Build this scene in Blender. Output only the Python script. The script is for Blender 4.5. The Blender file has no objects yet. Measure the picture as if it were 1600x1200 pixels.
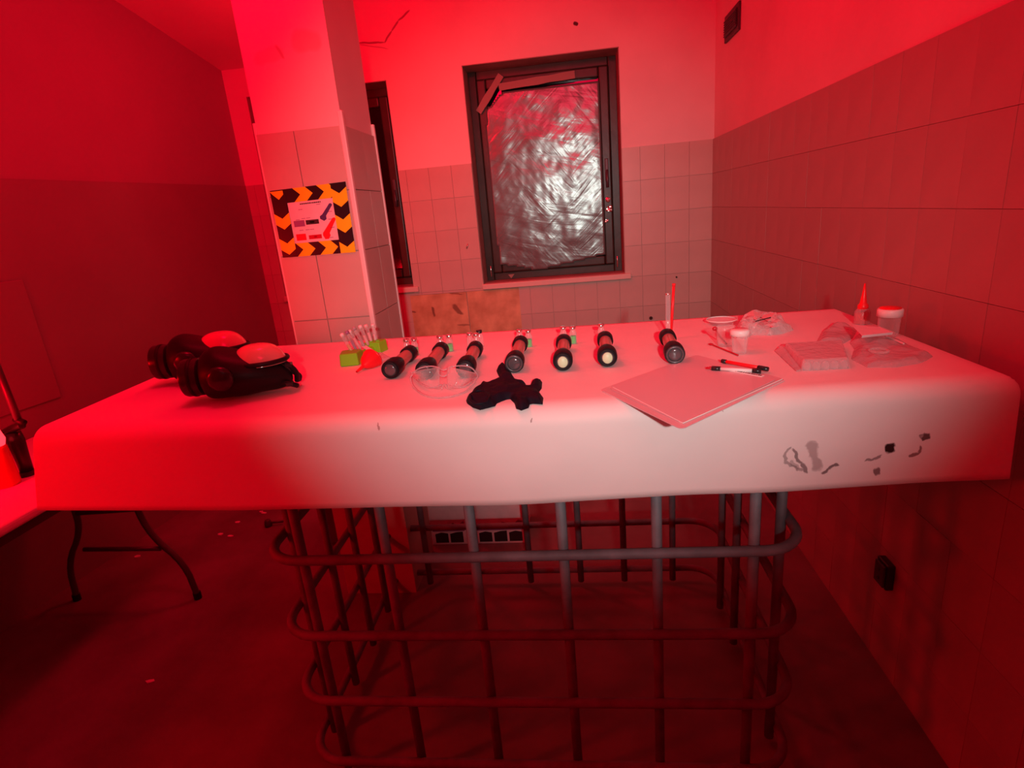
import bpy, bmesh, math, random
from mathutils import Vector, Matrix, noise
random.seed(7)
C = bpy.context.scene.collection
PI = math.pi
# ------------------------------------------------------------------ camera
F = 894.138
PY, PP, PR = 0.11899062, 0.2926018, -0.09019357
def _rot(yaw, pitch, roll):
    cy, sy = math.cos(yaw), math.sin(yaw); cp, sp = math.cos(pitch), math.sin(pitch); cr, sr = math.cos(roll), math.sin(roll)
    Ry = Matrix(((cy, 0, sy), (0, 1, 0), (-sy, 0, cy)))
    Rx = Matrix(((1, 0, 0), (0, cp, -sp), (0, sp, cp)))
    Rz = Matrix(((cr, -sr, 0), (sr, cr, 0), (0, 0, 1)))
    return Rz @ Rx @ Ry
M = _rot(PY, PP, PR)
EYE = Vector((0, 0, 1.485))
cam = bpy.data.cameras.new('camera'); camo = bpy.data.objects.new('camera', cam); C.objects.link(camo)
w = lambda r: Vector((r[0], r[2], -r[1]))
right, up, back = w(M[0]), -w(M[1]), -w(M[2])
mw = Matrix((right, up, back)).transposed().to_4x4(); mw.translation = EYE
camo.matrix_world = mw
cam.sensor_width = 36; cam.lens = 36 * F / 1600; cam.clip_start = 0.02
bpy.context.scene.camera = camo
vs = bpy.context.scene.view_settings
vs.view_transform = 'Standard'; vs.look = 'None'; vs.gamma = 1; vs.exposure = 0.0; vs.use_curve_mapping = False
W = bpy.data.worlds.new('world'); bpy.context.scene.world = W; W.use_nodes = True
W.node_tree.nodes['Background'].inputs[0].default_value = (0.02, 0.0, 0.001, 1)
W.node_tree.nodes['Background'].inputs[1].default_value = 0.2

def ray(x, y):
    d = Vector(((x - 800) / F, (y - 600) / F, 1)); r = M.transposed() @ d
    return Vector((r[0], r[2], -r[1]))
def on_z(x, y, z):
    r = ray(x, y); return EYE + r * ((z - EYE.z) / r.z)
def on_y(x, y, Y):
    r = ray(x, y); return EYE + r * (Y / r.y)
def on_x(x, y, X):
    r = ray(x, y); return EYE + r * (X / r.x)

def lamp(name, kind, loc, color, power, target=None, size=None, blend=0.5, radius=0.05, shape=None):
    l = bpy.data.lights.new(name, kind); o = bpy.data.objects.new(name, l); C.objects.link(o)
    l.color = color; l.energy = power; o.location = loc
    if kind == 'SPOT': l.spot_size = math.radians(size); l.spot_blend = blend; l.shadow_soft_size = radius
    elif kind == 'AREA': l.size = size
    else: l.shadow_soft_size = radius
    if target is not None:
        o.rotation_euler = (Vector(target) - Vector(loc)).to_track_quat('-Z', 'Y').to_euler()
    return o
# white hand torch behind the photographer, thrown at the window
lamp('white_torch_light', 'SPOT', (0.20, -0.95, 1.80), (1.0, 0.98, 0.92), 126, (-0.10, 3.9, 1.00), 45, 1.0, 0.03)
# red flood lamps of the room, plus an added rear fill
lamp('red_lamp_front', 'SPOT', (0.15, -0.5, 3.0), (1.0, 0.0, 0.045), 122, (-0.85, 3.9, 2.1), 84, 1.0, 0.45)
lamp('red_lamp_left', 'POINT', (-1.98, 0.40, 1.30), (1.0, 0.0, 0.004), 44, None, radius=0.10)
lamp('red_lamp_ceiling', 'POINT', (-0.78, 1.35, 2.75), (1.0, 0.0, 0.03), 38, None, radius=0.15)
lamp('red_fill_rear', 'POINT', (-1.02, 2.75, 2.30), (1.0, 0.0, 0.015), 34, None, radius=0.10)  # unseen fill behind the pillar, added to brighten back wall and soffit

# ------------------------------------------------------------------ materials
def mat(name, color, rough=0.6, metal=0.0, bump=0.0, bscale=60, noise_amt=0.0, nscale=8, color2=None, spec=0.5, trans=0.0, ior=1.45, emit=None, estr=0, alpha=1.0, coat=0, detail=6):
    m = bpy.data.materials.new(name); m.use_nodes = True
    nt = m.node_tree; b = nt.nodes['Principled BSDF']
    b.inputs['Base Color'].default_value = (*color, 1); b.inputs['Roughness'].default_value = rough
    b.inputs['Metallic'].default_value = metal; b.inputs['Specular IOR Level'].default_value = spec
    b.inputs['Transmission Weight'].default_value = trans; b.inputs['IOR'].default_value = ior
    b.inputs['Alpha'].default_value = alpha; b.inputs['Coat Weight'].default_value = coat
    if emit: b.inputs['Emission Color'].default_value = (*emit, 1); b.inputs['Emission Strength'].default_value = estr
    tc = nt.nodes.new('ShaderNodeTexCoord')
    if color2 is None: color2 = tuple(c * (1 - noise_amt) for c in color)
    if noise_amt > 0:
        n = nt.nodes.new('ShaderNodeTexNoise'); n.inputs['Scale'].default_value = nscale; n.inputs['Detail'].default_value = detail
        nt.links.new(tc.outputs['Object'], n.inputs['Vector'])
        r = nt.nodes.new('ShaderNodeValToRGB'); r.color_ramp.elements[0].position = 0.35; r.color_ramp.elements[1].position = 0.65
        r.color_ramp.elements[0].color = (*color2, 1); r.color_ramp.elements[1].color = (*color, 1)
        nt.links.new(n.outputs['Fac'], r.inputs['Fac']); nt.links.new(r.outputs['Color'], b.inputs['Base Color'])
    if bump > 0:
        n2 = nt.nodes.new('ShaderNodeTexNoise'); n2.inputs['Scale'].default_value = bscale; n2.inputs['Detail'].default_value = 5
        nt.links.new(tc.outputs['Object'], n2.inputs['Vector'])
        bp = nt.nodes.new('ShaderNodeBump'); bp.inputs['Strength'].default_value = bump; bp.inputs['Distance'].default_value = 0.01
        nt.links.new(n2.outputs['Fac'], bp.inputs['Height']); nt.links.new(bp.outputs['Normal'], b.inputs['Normal'])
    return m
def clear(name, tint=(1, 1, 1), opac=0.25, rough=0.12, body=(0.9, 0.9, 0.9), bump=0, bscale=60):
    m = mat(name, body, rough, bump=bump, bscale=bscale, spec=0.8)
    nt = m.node_tree; b = nt.nodes['Principled BSDF']; out = nt.nodes['Material Output']
    t = nt.nodes.new('ShaderNodeBsdfTransparent'); t.inputs[0].default_value = (*tint, 1)
    mx = nt.nodes.new('ShaderNodeMixShader')
    lw = nt.nodes.new('ShaderNodeLayerWeight'); lw.inputs['Blend'].default_value = 0.35
    mr = nt.nodes.new('ShaderNodeMapRange'); mr.inputs['To Min'].default_value = opac; mr.inputs['To Max'].default_value = min(1, opac + 0.55)
    nt.links.new(lw.outputs['Facing'], mr.inputs['Value']); nt.links.new(mr.outputs['Result'], mx.inputs['Fac'])
    nt.links.new(t.outputs[0], mx.inputs[1]); nt.links.new(b.outputs[0], mx.inputs[2]); nt.links.new(mx.outputs[0], out.inputs['Surface'])
    return m
MT = {}
MT['plaster'] = mat('plaster', (0.80, 0.74, 0.70), 0.75, bump=0.12, bscale=14, noise_amt=0.10, nscale=2.2)
MT['ceiling'] = mat('ceiling_paint', (0.75, 0.7, 0.66), 0.8)
MT['tile'] = mat('glazed_tile', (0.60, 0.55, 0.47), 0.34, bump=0.05, bscale=9, noise_amt=0.12, nscale=3)
MT['tile_shaded'] = mat('shaded_glazed_tile', (0.45, 0.40, 0.34), 0.4, bump=0.05, bscale=9, noise_amt=0.12, nscale=3)  # same tile as the back wall, its grazing-light dimness put into the colour
MT['grout'] = mat('grout', (0.47, 0.42, 0.36), 0.8, noise_amt=0.15, nscale=6)
MT['dado'] = mat('glossy_dado', (0.50, 0.44, 0.38), 0.30, bump=0.05, bscale=5, noise_amt=0.1, nscale=2)
MT['stone'] = mat('stained_marble', (0.74, 0.55, 0.30), 0.4, bump=0.1, bscale=25, noise_amt=0.9, nscale=9, color2=(0.50, 0.33, 0.17), detail=9)
MT['corner'] = mat('corner_bead', (0.85, 0.80, 0.75), 0.4)
MT['floor'] = mat('dusty_floor', (0.24, 0.21, 0.20), 0.55, bump=0.15, bscale=18, noise_amt=0.35, nscale=3)
MT['frame'] = mat('dark_brown_frame', (0.055, 0.040, 0.030), 0.35, bump=0.06, bscale=30, noise_amt=0.4, nscale=7)
MT['reveal'] = mat('window_reveal', (0.42, 0.35, 0.30), 0.7, noise_amt=0.2, nscale=9)
MT['sill'] = mat('pale_sill', (0.72, 0.65, 0.56), 0.4)
MT['tape'] = mat('masking_tape', (0.30, 0.24, 0.20), 0.6, bump=0.1, bscale=40)
MT['steel'] = mat('galvanised_tube', (0.21, 0.21, 0.24), 0.6, metal=0.0, bump=0.08, bscale=40, noise_amt=0.35, nscale=15)
MT['dark_steel'] = mat('dark_steel', (0.10, 0.09, 0.10), 0.45, metal=0.4)
MT['board'] = mat('board', (0.4, 0.3, 0.22), 0.7)
MT['plastic_top'] = mat('white_plastic_top', (0.75, 0.73, 0.72), 0.35, bump=0.05, bscale=80)
MT['black_rubber'] = mat('black_rubber', (0.012, 0.011, 0.014), 0.45, bump=0.05, bscale=40, spec=0.22)
MT['black_plastic'] = mat('black_plastic', (0.022, 0.022, 0.025), 0.28)
MT['grey_plastic'] = mat('grey_lens_ring', (0.10, 0.10, 0.11), 0.25, metal=0.3)
MT['lens'] = mat('torch_lens', (0.11, 0.10, 0.11), 0.14, metal=0.2, spec=0.8)
MT['yellow_lens'] = mat('pale_yellow_led', (0.62, 0.95, 0.60), 0.4)
MT['red_barrel'] = clear('red_clear_barrel', (1, 0.55, 0.5), 0.35, 0.15, (0.7, 0.35, 0.3))
MT['clear'] = clear('clear_plastic', (0.97, 0.95, 0.95), 0.10, 0.10)
MT['clear2'] = clear('milky_plastic', (0.93, 0.86, 0.88), 0.30, 0.22, (0.75, 0.68, 0.70), bump=0.3, bscale=50)
MT['glass'] = clear('vial_glass', (0.97, 0.97, 0.97), 0.14, 0.06)
MT['crinkle'] = clear('crinkled_wrap', (0.95, 0.9, 0.9), 0.35, 0.18, (0.9, 0.85, 0.85), bump=0.8, bscale=45)
MT['metal'] = mat('bright_metal', (0.85, 0.80, 0.74), 0.18, metal=0.9)
MT['green_liquid'] = mat('green_powder', (0.06, 0.75, 0.14), 0.5)
MT['green'] = mat('lime_plastic', (0.26, 0.85, 0.03), 0.5, spec=0.2)
MT['red'] = mat('red_plastic', (0.95, 0.02, 0.03), 0.35)
MT['dark_red'] = mat('dark_red_plastic', (0.55, 0.01, 0.03), 0.35)
MT['white'] = mat('white_plastic', (0.90, 0.86, 0.84), 0.35)
MT['paper'] = mat('printed_paper', (0.88, 0.80, 0.82), 0.6, noise_amt=0.08, nscale=30)
MT['purple'] = mat('purple_print', (0.30, 0.12, 0.32), 0.5)
MT['ink'] = mat('black_ink', (0.03, 0.02, 0.025), 0.5)
MT['blue'] = mat('navy_print', (0.06, 0.05, 0.18), 0.4)
MT['tape_black'] = mat('black_hazard_tape', (0.008, 0.008, 0.012), 0.35)
MT['tape_yellow'] = mat('reflective_yellow_tape', (1.0, 0.85, 0.02), 0.3)
MT['case'] = mat('dark_case', (0.10, 0.095, 0.11), 0.5, bump=0.1, bscale=30, noise_amt=0.4, nscale=5)
MT['glove'] = mat('black_nitrile', (0.008, 0.008, 0.016), 0.6, bump=0.15, bscale=70, spec=0.18)
MT['dirt'] = mat('dirt', (0.05, 0.03, 0.025), 0.9)
MT['vent'] = mat('dark_vent', (0.06, 0.05, 0.06), 0.5)
MT['visor'] = clear('red_lit_visor', (0.8, 0.3, 0.3), 0.78, 0.12, (0.90, 0.38, 0.36))  # reflected red light put into the visor's body colour
MT['lamp_glow'] = mat('lit_red_lens', (0.9, 0.02, 0.03), 0.3, emit=(1, 0.02, 0.03), estr=4)
MT['black_plate'] = mat('night_glass', (0.012, 0.008, 0.010), 0.10, spec=0.7)
MT['folder'] = clear('pink_film_folder', (0.9, 0.75, 0.8), 0.62, 0.35, (0.85, 0.68, 0.72))

# crumpled film over the window: long stretched creases
def film_mat():
    m = mat('crumpled_window_film', (0.17, 0.23, 0.22), 0.235, metal=0.32, spec=1.0)
    nt = m.node_tree; b = nt.nodes['Principled BSDF']; tc = nt.nodes.new('ShaderNodeTexCoord')
    outs = []
    for rot, sc, seed in (((0, 0.75, 0), (5, 1, 42), 1.0), ((0, -0.85, 0), (6, 1, 36), 3.0), ((0, -0.25, 0), (4, 1, 22), 5.0)):
        m0 = nt.nodes.new('ShaderNodeMapping'); m0.inputs['Rotation'].default_value = rot; nt.links.new(tc.outputs['Object'], m0.inputs['Vector'])
        mp = nt.nodes.new('ShaderNodeMapping'); mp.inputs['Scale'].default_value = sc
        mp.inputs['Location'].default_value = (seed, 0, seed)
        nt.links.new(m0.outputs['Vector'], mp.inputs['Vector'])
        n = nt.nodes.new('ShaderNodeTexNoise'); n.inputs['Scale'].default_value = 0.55; n.inputs['Detail'].default_value = 3; n.inputs['Distortion'].default_value = 0.6
        nt.links.new(mp.outputs['Vector'], n.inputs['Vector']); outs.append(n)
    msk = nt.nodes.new('ShaderNodeTexNoise'); msk.inputs['Scale'].default_value = 3.2
    nt.links.new(tc.outputs['Object'], msk.inputs['Vector'])
    rp = nt.nodes.new('ShaderNodeValToRGB'); rp.color_ramp.elements[0].position = 0.44; rp.color_ramp.elements[1].position = 0.56
    nt.links.new(msk.outputs['Fac'], rp.inputs['Fac'])
    mx = nt.nodes.new('ShaderNodeMix'); mx.data_type = 'FLOAT'
    nt.links.new(rp.outputs['Color'], mx.inputs[0]); nt.links.new(outs[0].outputs['Fac'], mx.inputs[2]); nt.links.new(outs[1].outputs['Fac'], mx.inputs[3])
    ad = nt.nodes.new('ShaderNodeMath'); ad.operation = 'ADD'
    nt.links.new(mx.outputs[0], ad.inputs[0]); nt.links.new(outs[2].outputs['Fac'], ad.inputs[1])
    bp = nt.nodes.new('ShaderNodeBump'); bp.inputs['Strength'].default_value = 0.22; bp.inputs['Distance'].default_value = 0.010
    nt.links.new(ad.outputs[0], bp.inputs['Height']); nt.links.new(bp.outputs['Normal'], b.inputs['Normal'])
    return m
MT['film'] = film_mat()

# mask nodes: blurred ellipses / strokes at real places in object space, for stains and cracks
def stroke_mask(nt, tc, pts, radius, axes, wob=0.006, wscale=25):
    """returns a socket that is 1 along the polyline pts (2D in given axes), 0 away from it"""
    nz = nt.nodes.new('ShaderNodeTexNoise'); nz.inputs['Scale'].default_value = wscale; nz.inputs['Detail'].default_value = 4
    nt.links.new(tc.outputs['Object'], nz.inputs['Vector'])
    sub = nt.nodes.new('ShaderNodeVectorMath'); sub.operation = 'SUBTRACT'; sub.inputs[1].default_value = (0.5, 0.5, 0.5)
    nt.links.new(nz.outputs['Color'], sub.inputs[0])
    scl = nt.nodes.new('ShaderNodeVectorMath'); scl.operation = 'SCALE'; scl.inputs['Scale'].default_value = wob * 4
    nt.links.new(sub.outputs[0], scl.inputs[0])
    add = nt.nodes.new('ShaderNodeVectorMath'); add.operation = 'ADD'
    nt.links.new(tc.outputs['Object'], add.inputs[0]); nt.links.new(scl.outputs[0], add.inputs[1])
    best = None
    for i in range(len(pts) - 1):
        (ax, ay), (bx, by) = pts[i], pts[i + 1]
        A = [0, 0, 0]; A[axes[0]] = (ax + bx) / 2; A[axes[1]] = (ay + by) / 2
        L = math.hypot(bx - ax, by - ay) / 2 + radius * 0.5; ang = math.atan2(by - ay, bx - ax)
        mp = nt.nodes.new('ShaderNodeVectorMath'); mp.operation = 'SUBTRACT'; mp.inputs[1].default_value = A
        nt.links.new(add.outputs[0], mp.inputs[0])
        sep = nt.nodes.new('ShaderNodeSeparateXYZ'); nt.links.new(mp.outputs[0], sep.inputs[0])
        def lin(c1, c2):
            m1 = nt.nodes.new('ShaderNodeMath'); m1.operation = 'MULTIPLY'; m1.inputs[1].default_value = c1; nt.links.new(sep.outputs[axes[0]], m1.inputs[0])
            m2 = nt.nodes.new('ShaderNodeMath'); m2.operation = 'MULTIPLY_ADD'; m2.inputs[1].default_value = c2
            nt.links.new(sep.outputs[axes[1]], m2.inputs[0]); nt.links.new(m1.outputs[0], m2.inputs[2]); return m2
        u = lin(math.cos(ang) / L, math.sin(ang) / L); v = lin(-math.sin(ang) / radius, math.cos(ang) / radius)
        q1 = nt.nodes.new('ShaderNodeMath'); q1.operation = 'POWER'; q1.inputs[1].default_value = 4
        a1 = nt.nodes.new('ShaderNodeMath'); a1.operation = 'ABSOLUTE'; nt.links.new(u.outputs[0], a1.inputs[0]); nt.links.new(a1.outputs[0], q1.inputs[0])
        q2 = nt.nodes.new('ShaderNodeMath'); q2.operation = 'MULTIPLY_ADD'
        nt.links.new(v.outputs[0], q2.inputs[0]); nt.links.new(v.outputs[0], q2.inputs[1]); nt.links.new(q1.outputs[0], q2.inputs[2])
        mr = nt.nodes.new('ShaderNodeMapRange'); mr.inputs['From Min'].default_value = 1.3; mr.inputs['From Max'].default_value = 0.5
        nt.links.new(q2.outputs[0], mr.inputs['Value'])
        if best is None: best = mr.outputs[0]
        else:
            mm = nt.nodes.new('ShaderNodeMath'); mm.operation = 'MAXIMUM'; nt.links.new(best, mm.inputs[0]); nt.links.new(mr.outputs[0], mm.inputs[1]); best = mm.outputs[0]
    return best
def stain(m, strokes, axes, wob=0.006, wscale=25):
    """strokes: list of (pts, radius, colour, strength)"""
    nt = m.node_tree; b = nt.nodes['Principled BSDF']; tc = nt.nodes.new('ShaderNodeTexCoord')
    cur = b.inputs['Base Color'].links[0].from_socket if b.inputs['Base Color'].links else None
    for pts, rad, col, st in strokes:
        s = stroke_mask(nt, tc, pts, rad, axes, wob, wscale)
        ml = nt.nodes.new('ShaderNodeMath'); ml.operation = 'MULTIPLY'; ml.inputs[1].default_value = st; nt.links.new(s, ml.inputs[0])
        mx = nt.nodes.new('ShaderNodeMix'); mx.data_type = 'RGBA'
        if cur is None: mx.inputs[6].default_value = b.inputs['Base Color'].default_value
        else: nt.links.new(cur, mx.inputs[6])
        mx.inputs[7].default_value = (*col, 1); nt.links.new(ml.outputs[0], mx.inputs[0]); cur = mx.outputs[2]
    nt.links.new(cur, b.inputs['Base Color'])

# ------------------------------------------------------------------ mesh helpers
def new_obj(name, bm, m, parent=None, smooth=False, bevel=0.0, seg=2):
    me = bpy.data.meshes.new(name); bmesh.ops.recalc_face_normals(bm, faces=bm.faces); bm.to_mesh(me); bm.free()
    if m: me.materials.append(m)
    if smooth:
        for p in me.polygons: p.use_smooth = True
    o = bpy.data.objects.new(name, me); C.objects.link(o)
    if parent: o.parent = parent
    if bevel > 0:
        b = o.modifiers.new('bevel', 'BEVEL'); b.width = bevel; b.segments = seg; b.limit_method = 'ANGLE'
    return o
def thing(name, label, cat, loc=(0, 0, 0), rz=0, group=None, rot=None):
    o = bpy.data.objects.new(name, None); C.objects.link(o); o.location = loc
    o.rotation_euler = rot if rot else (0, 0, rz); o.empty_display_size = 0.05
    o['label'] = label; o['category'] = cat
    if group: o['group'] = group
    return o
def tag(o, label, cat, group=None):
    o['label'] = label; o['category'] = cat
    if group: o['group'] = group
    return o
def struct(o): o['kind'] = 'structure'; return o
def box(bm, c, s, R=None):
    vs_ = []
    for dx in (-.5, .5):
        for dy in (-.5, .5):
            for dz in (-.5, .5):
                p = Vector((dx * s[0], dy * s[1], dz * s[2]))
                if R: p = R @ p
                vs_.append(bm.verts.new(p + Vector(c)))
    for f in ((0, 1, 3, 2), (4, 6, 7, 5), (0, 4, 5, 1), (2, 3, 7, 6), (0, 2, 6, 4), (1, 5, 7, 3)): bm.faces.new([vs_[i] for i in f])
    return bm
def B(c, s, R=None): return box(bmesh.new(), c, s, R)
def BX(x0, x1, y0, y1, z0, z1, bm=None):
    return box(bm or bmesh.new(), ((x0 + x1) / 2, (y0 + y1) / 2, (z0 + z1) / 2), (x1 - x0, y1 - y0, z1 - z0))
def lathe(bm, prof, n=28, mtx=None, capa=True, capb=True):
    """prof: list of (r, z) around local z"""
    rings = []
    for r, z in prof:
        ring = [Vector((r * math.cos(2 * PI * i / n), r * math.sin(2 * PI * i / n), z)) for i in range(n)]
        rings.append([bm.verts.new((mtx @ p) if mtx else p) for p in ring])
    for a, b in zip(rings, rings[1:]):
        for i in range(n): bm.faces.new((a[i], a[(i + 1) % n], b[(i + 1) % n], b[i]))
    if capa and prof[0][0] > 1e-5: bm.faces.new(rings[0][::-1])
    if capb and prof[-1][0] > 1e-5: bm.faces.new(rings[-1])
    return bm
def L(prof, n=28, mtx=None, **k): return lathe(bmesh.new(), prof, n, mtx, **k)
def tube(bm, pts, r, n=10, closed=False):
    pts = [Vector(p) for p in pts]; N = len(pts); rings = []; ref = None
    for i, p in enumerate(pts):
        if closed: t = (pts[(i + 1) % N] - pts[i - 1]).normalized()
        else: t = (pts[min(i + 1, N - 1)] - pts[max(i - 1, 0)]).normalized()
        if ref is None: ref = t.orthogonal().normalized()
        ref = (ref - t * ref.dot(t)).normalized(); bn = t.cross(ref)
        rr = r[i] if isinstance(r, (list, tuple)) else r
        rings.append([bm.verts.new(p + (ref * math.cos(2 * PI * k / n) + bn * math.sin(2 * PI * k / n)) * rr) for k in range(n)])
    rng = range(N if closed else N - 1)
    for i in rng:
        a, b = rings[i], rings[(i + 1) % N]
        for k in range(n): bm.faces.new((a[k], a[(k + 1) % n], b[(k + 1) % n], b[k]))
    if not closed: bm.faces.new(rings[0][::-1]); bm.faces.new(rings[-1])
    return bm
def smoothpath(pts, it=2):
    pts = [Vector(p) for p in pts]
    for _ in range(it):
        q = [pts[0]]
        for a, b in zip(pts, pts[1:]): q += [a * .75 + b * .25, a * .25 + b * .75]
        q.append(pts[-1]); pts = q
    return pts
def prism(bm, poly, ex, o, u, v):
    """polygon poly (2D) in plane o,u,v, extruded by vector ex"""
    a = [bm.verts.new(o + u * p[0] + v * p[1]) for p in poly]; b = [bm.verts.new(x.co + ex) for x in a]
    bm.faces.new(a); bm.faces.new(b[::-1]); n = len(a)
    for i in range(n): bm.faces.new((a[i], b[i], b[(i + 1) % n], a[(i + 1) % n]))
    return bm
def quadprism(pts, ex):
    bm = bmesh.new(); a = [bm.verts.new(Vector(p)) for p in pts]; b = [bm.verts.new(Vector(p) + Vector(ex)) for p in pts]
    bm.faces.new(a); bm.faces.new(b[::-1]); n = len(a)
    for i in range(n): bm.faces.new((a[i], b[i], b[(i + 1) % n], a[(i + 1) % n]))
    return bm
def relief(outline, h, step, edge, fn=None, base=0.0):
    """crumpled sheet: plan outline (list of 2D), height rising from the rim, seeded noise"""
    xs = [p[0] for p in outline]; ys = [p[1] for p in outline]
    n = len(outline)
    def near(x, y):
        best = 1e9; bp = None; ins = False
        for i in range(n):
            x0, y0 = outline[i]; x1, y1 = outline[(i + 1) % n]
            if (y0 > y) != (y1 > y) and x < (x1 - x0) * (y - y0) / (y1 - y0) + x0: ins = not ins
            dx, dy = x1 - x0, y1 - y0; t = max(0, min(1, ((x - x0) * dx + (y - y0) * dy) / (dx * dx + dy * dy + 1e-12)))
            qx, qy = x0 + t * dx, y0 + t * dy; d = math.hypot(x - qx, y - qy)
            if d < best: best, bp = d, (qx, qy)
        return ins, best, bp
    nx = int((max(xs) - min(xs)) / step) + 3; ny = int((max(ys) - min(ys)) / step) + 3
    bm = bmesh.new(); grid = {}
    for i in range(nx):
        for j in range(ny):
            x = min(xs) + (i - 1) * step; y = min(ys) + (j - 1) * step; ins, d, bp = near(x, y)
            if ins: grid[i, j] = (x, y, d)
            elif d < step * 0.95: grid[i, j] = (bp[0], bp[1], 0)
    vt = {}; vb = {}
    for k, (x, y, d) in grid.items():
        s = min(1, d / edge); s = s * (2 - s)
        z = base + s * (h * 0.55 + h * 0.9 * fn(x, y)) if fn else base + s * h
        vt[k] = bm.verts.new((x, y, max(z, base + 0.0008))); vb[k] = bm.verts.new((x, y, base))
    for i in range(nx):
        for j in range(ny):
            ks = ((i, j), (i + 1, j), (i + 1, j + 1), (i, j + 1))
            if all(k in vt for k in ks):
                bm.faces.new([vt[k] for k in ks]); bm.faces.new([vb[k] for k in ks][::-1])
    bmesh.ops.remove_doubles(bm, verts=bm.verts, dist=1e-5)
    bd = [e for e in bm.edges if e.is_boundary]
    loners = [v for v in bm.verts if not v.link_faces]; bmesh.ops.delete(bm, geom=loners, context='VERTS')
    tops = {}
    # stitch rim between top and bottom
    mp = {vt[k]: vb[k] for k in vt if vt[k].is_valid and vb[k].is_valid}
    for e in bd:
        if e.is_valid and e.verts[0] in mp and e.verts[1] in mp:
            try: bm.faces.new((e.verts[0], e.verts[1], mp[e.verts[1]], mp[e.verts[0]]))
            except ValueError: pass
    return bm

# ------------------------------------------------------------------ room
D = 3.9; XR = 0.915; ZC = 3.2; DADO = 1.80; YF = -2.6
LX = lambda y: -2.15 - (3.9 - y) * 0.135          # left wall, slightly splayed
TZ = 1.10                                          # work surface height
struct(new_obj('floor', BX(LX(YF) - .1, XR + .2, YF - .1, D + .4, -0.1, 0), MT['floor']))
struct(new_obj('ceiling', BX(LX(YF) - .1, XR + .2, YF - .1, D + .4, ZC, ZC + 0.1), MT['ceiling']))
struct(new_obj('wall_front', BX(LX(YF) - .1, XR + .2, YF - .1, YF, 0, ZC), MT['plaster']))
# back wall with two openings
W1 = (-0.60, 0.355, 1.02, 2.365); W2 = (-2.02, -1.085, 1.04, 2.335)
def wall_with_holes():
    bm = bmesh.new(); xs = [LX(D) - .15, W2[0], W2[1], W1[0], W1[1], XR + .2]
    th = 0.30
    BX(xs[0], xs[1], D, D + th, 0, ZC, bm); BX(xs[2], xs[3], D, D + th, 0, ZC, bm); BX(xs[4], xs[5], D, D + th, 0, ZC, bm)
    for w_ in (W1, W2): BX(w_[0], w_[1], D, D + th, 0, w_[2], bm); BX(w_[0], w_[1], D, D + th, w_[3], ZC, bm)
    return bm
mp = MT['plaster'].copy(); mp.name = 'cracked_plaster'
pc = lambda x, y: (on_y(x, y, D).x, on_y(x, y, D).z)
stain(mp, [([pc(560, 67), pc(601, 66), pc(612, 48), pc(622, 33), pc(640, 16)], 0.006, (0.30, 0.20, 0.17), 0.9),
           ([pc(560, 69), pc(606, 76)], 0.004, (0.4, 0.3, 0.27), 0.6),
           ([pc(897, 36), pc(902, 38)], 0.010, (0.08, 0.04, 0.04), 1.0)], (0, 2), 0.003, 20)
wb = struct(new_obj('wall_back', wall_with_holes(), mp))
struct(new_obj('wall_right', BX(XR, XR + .2, YF, D, 0, ZC), MT['plaster'])); wr = bpy.data.objects['wall_right']
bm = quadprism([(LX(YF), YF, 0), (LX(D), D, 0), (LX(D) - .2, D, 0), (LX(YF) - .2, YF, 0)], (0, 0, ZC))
wl = struct(new_obj('wall_left', bm, mat('left_wall_shaded', (0.33, 0.29, 0.28), 0.6, bump=0.1, bscale=12, noise_amt=0.08, nscale=2)))  # darker than the other plaster: this side's shade is put into the colour
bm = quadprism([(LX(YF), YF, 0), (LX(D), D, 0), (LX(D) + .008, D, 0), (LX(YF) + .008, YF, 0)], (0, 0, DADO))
new_obj('dado', bm, mat('left_dado_gloss', (0.26, 0.225, 0.21), 0.28, bump=0.04, bscale=5, noise_amt=0.1, nscale=2), wl)  # dado darkened to go with the shade in the wall colour

sf = bmesh.new(); zz = lambda y: 2.50 + .27 * (3.9 - y)
pts = [(LX(3.9) - .05, 3.9), (-1.62, 3.9), (-1.0, 2.29), (-1.0, 1.9), (LX(1.9) - .05, 1.9)]
a_ = [sf.verts.new((x, y, zz(y))) for x, y in pts]; b_ = [sf.verts.new((x, y, zz(y) + .12)) for x, y in pts]
sf.faces.new(a_[::-1]); sf.faces.new(b_)
for i in range(5): sf.faces.new((a_[i], a_[(i + 1) % 5], b_[(i + 1) % 5], b_[i]))
struct(new_obj('soffit', sf, MT['plaster']))
# glazed tiles, each its own piece
TW, TH, TG = 0.15, 0.20, 0.0018
def tile_mesh(name, sx, sz, axis, m):
    bm = B((0, 0, 0), (sx, 0.008, sz)) if axis == 'y' else B((0, 0, 0), (0.008, sx, sz))
    me = bpy.data.meshes.new(name); bmesh.ops.recalc_face_normals(bm, faces=bm.faces); bm.to_mesh(me); bm.free(); me.materials.append(m); return me
def put(me, name, loc, parent):
    o = bpy.data.objects.new(name, me); o.location = loc; C.objects.link(o); o.parent = parent; return o
_tc = {}
def tile_rect(x0, x1, z0, z1, fixed, axis, m, parent, name='tile'):
    if x1 - x0 < 0.012 or z1 - z0 < 0.012: return
    k = (round(x1 - x0, 4), round(z1 - z0, 4), axis, m.name)
    if k not in _tc: _tc[k] = tile_mesh('tile', x1 - x0, z1 - z0, axis, m)
    j = random.uniform(-0.0005, 0.0005); c = ((x0 + x1) / 2, (z0 + z1) / 2)
    loc = (c[0], fixed + j, c[1]) if axis == 'y' else (fixed + j, c[0], c[1])
    put(_tc[k], name, loc, parent)
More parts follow.
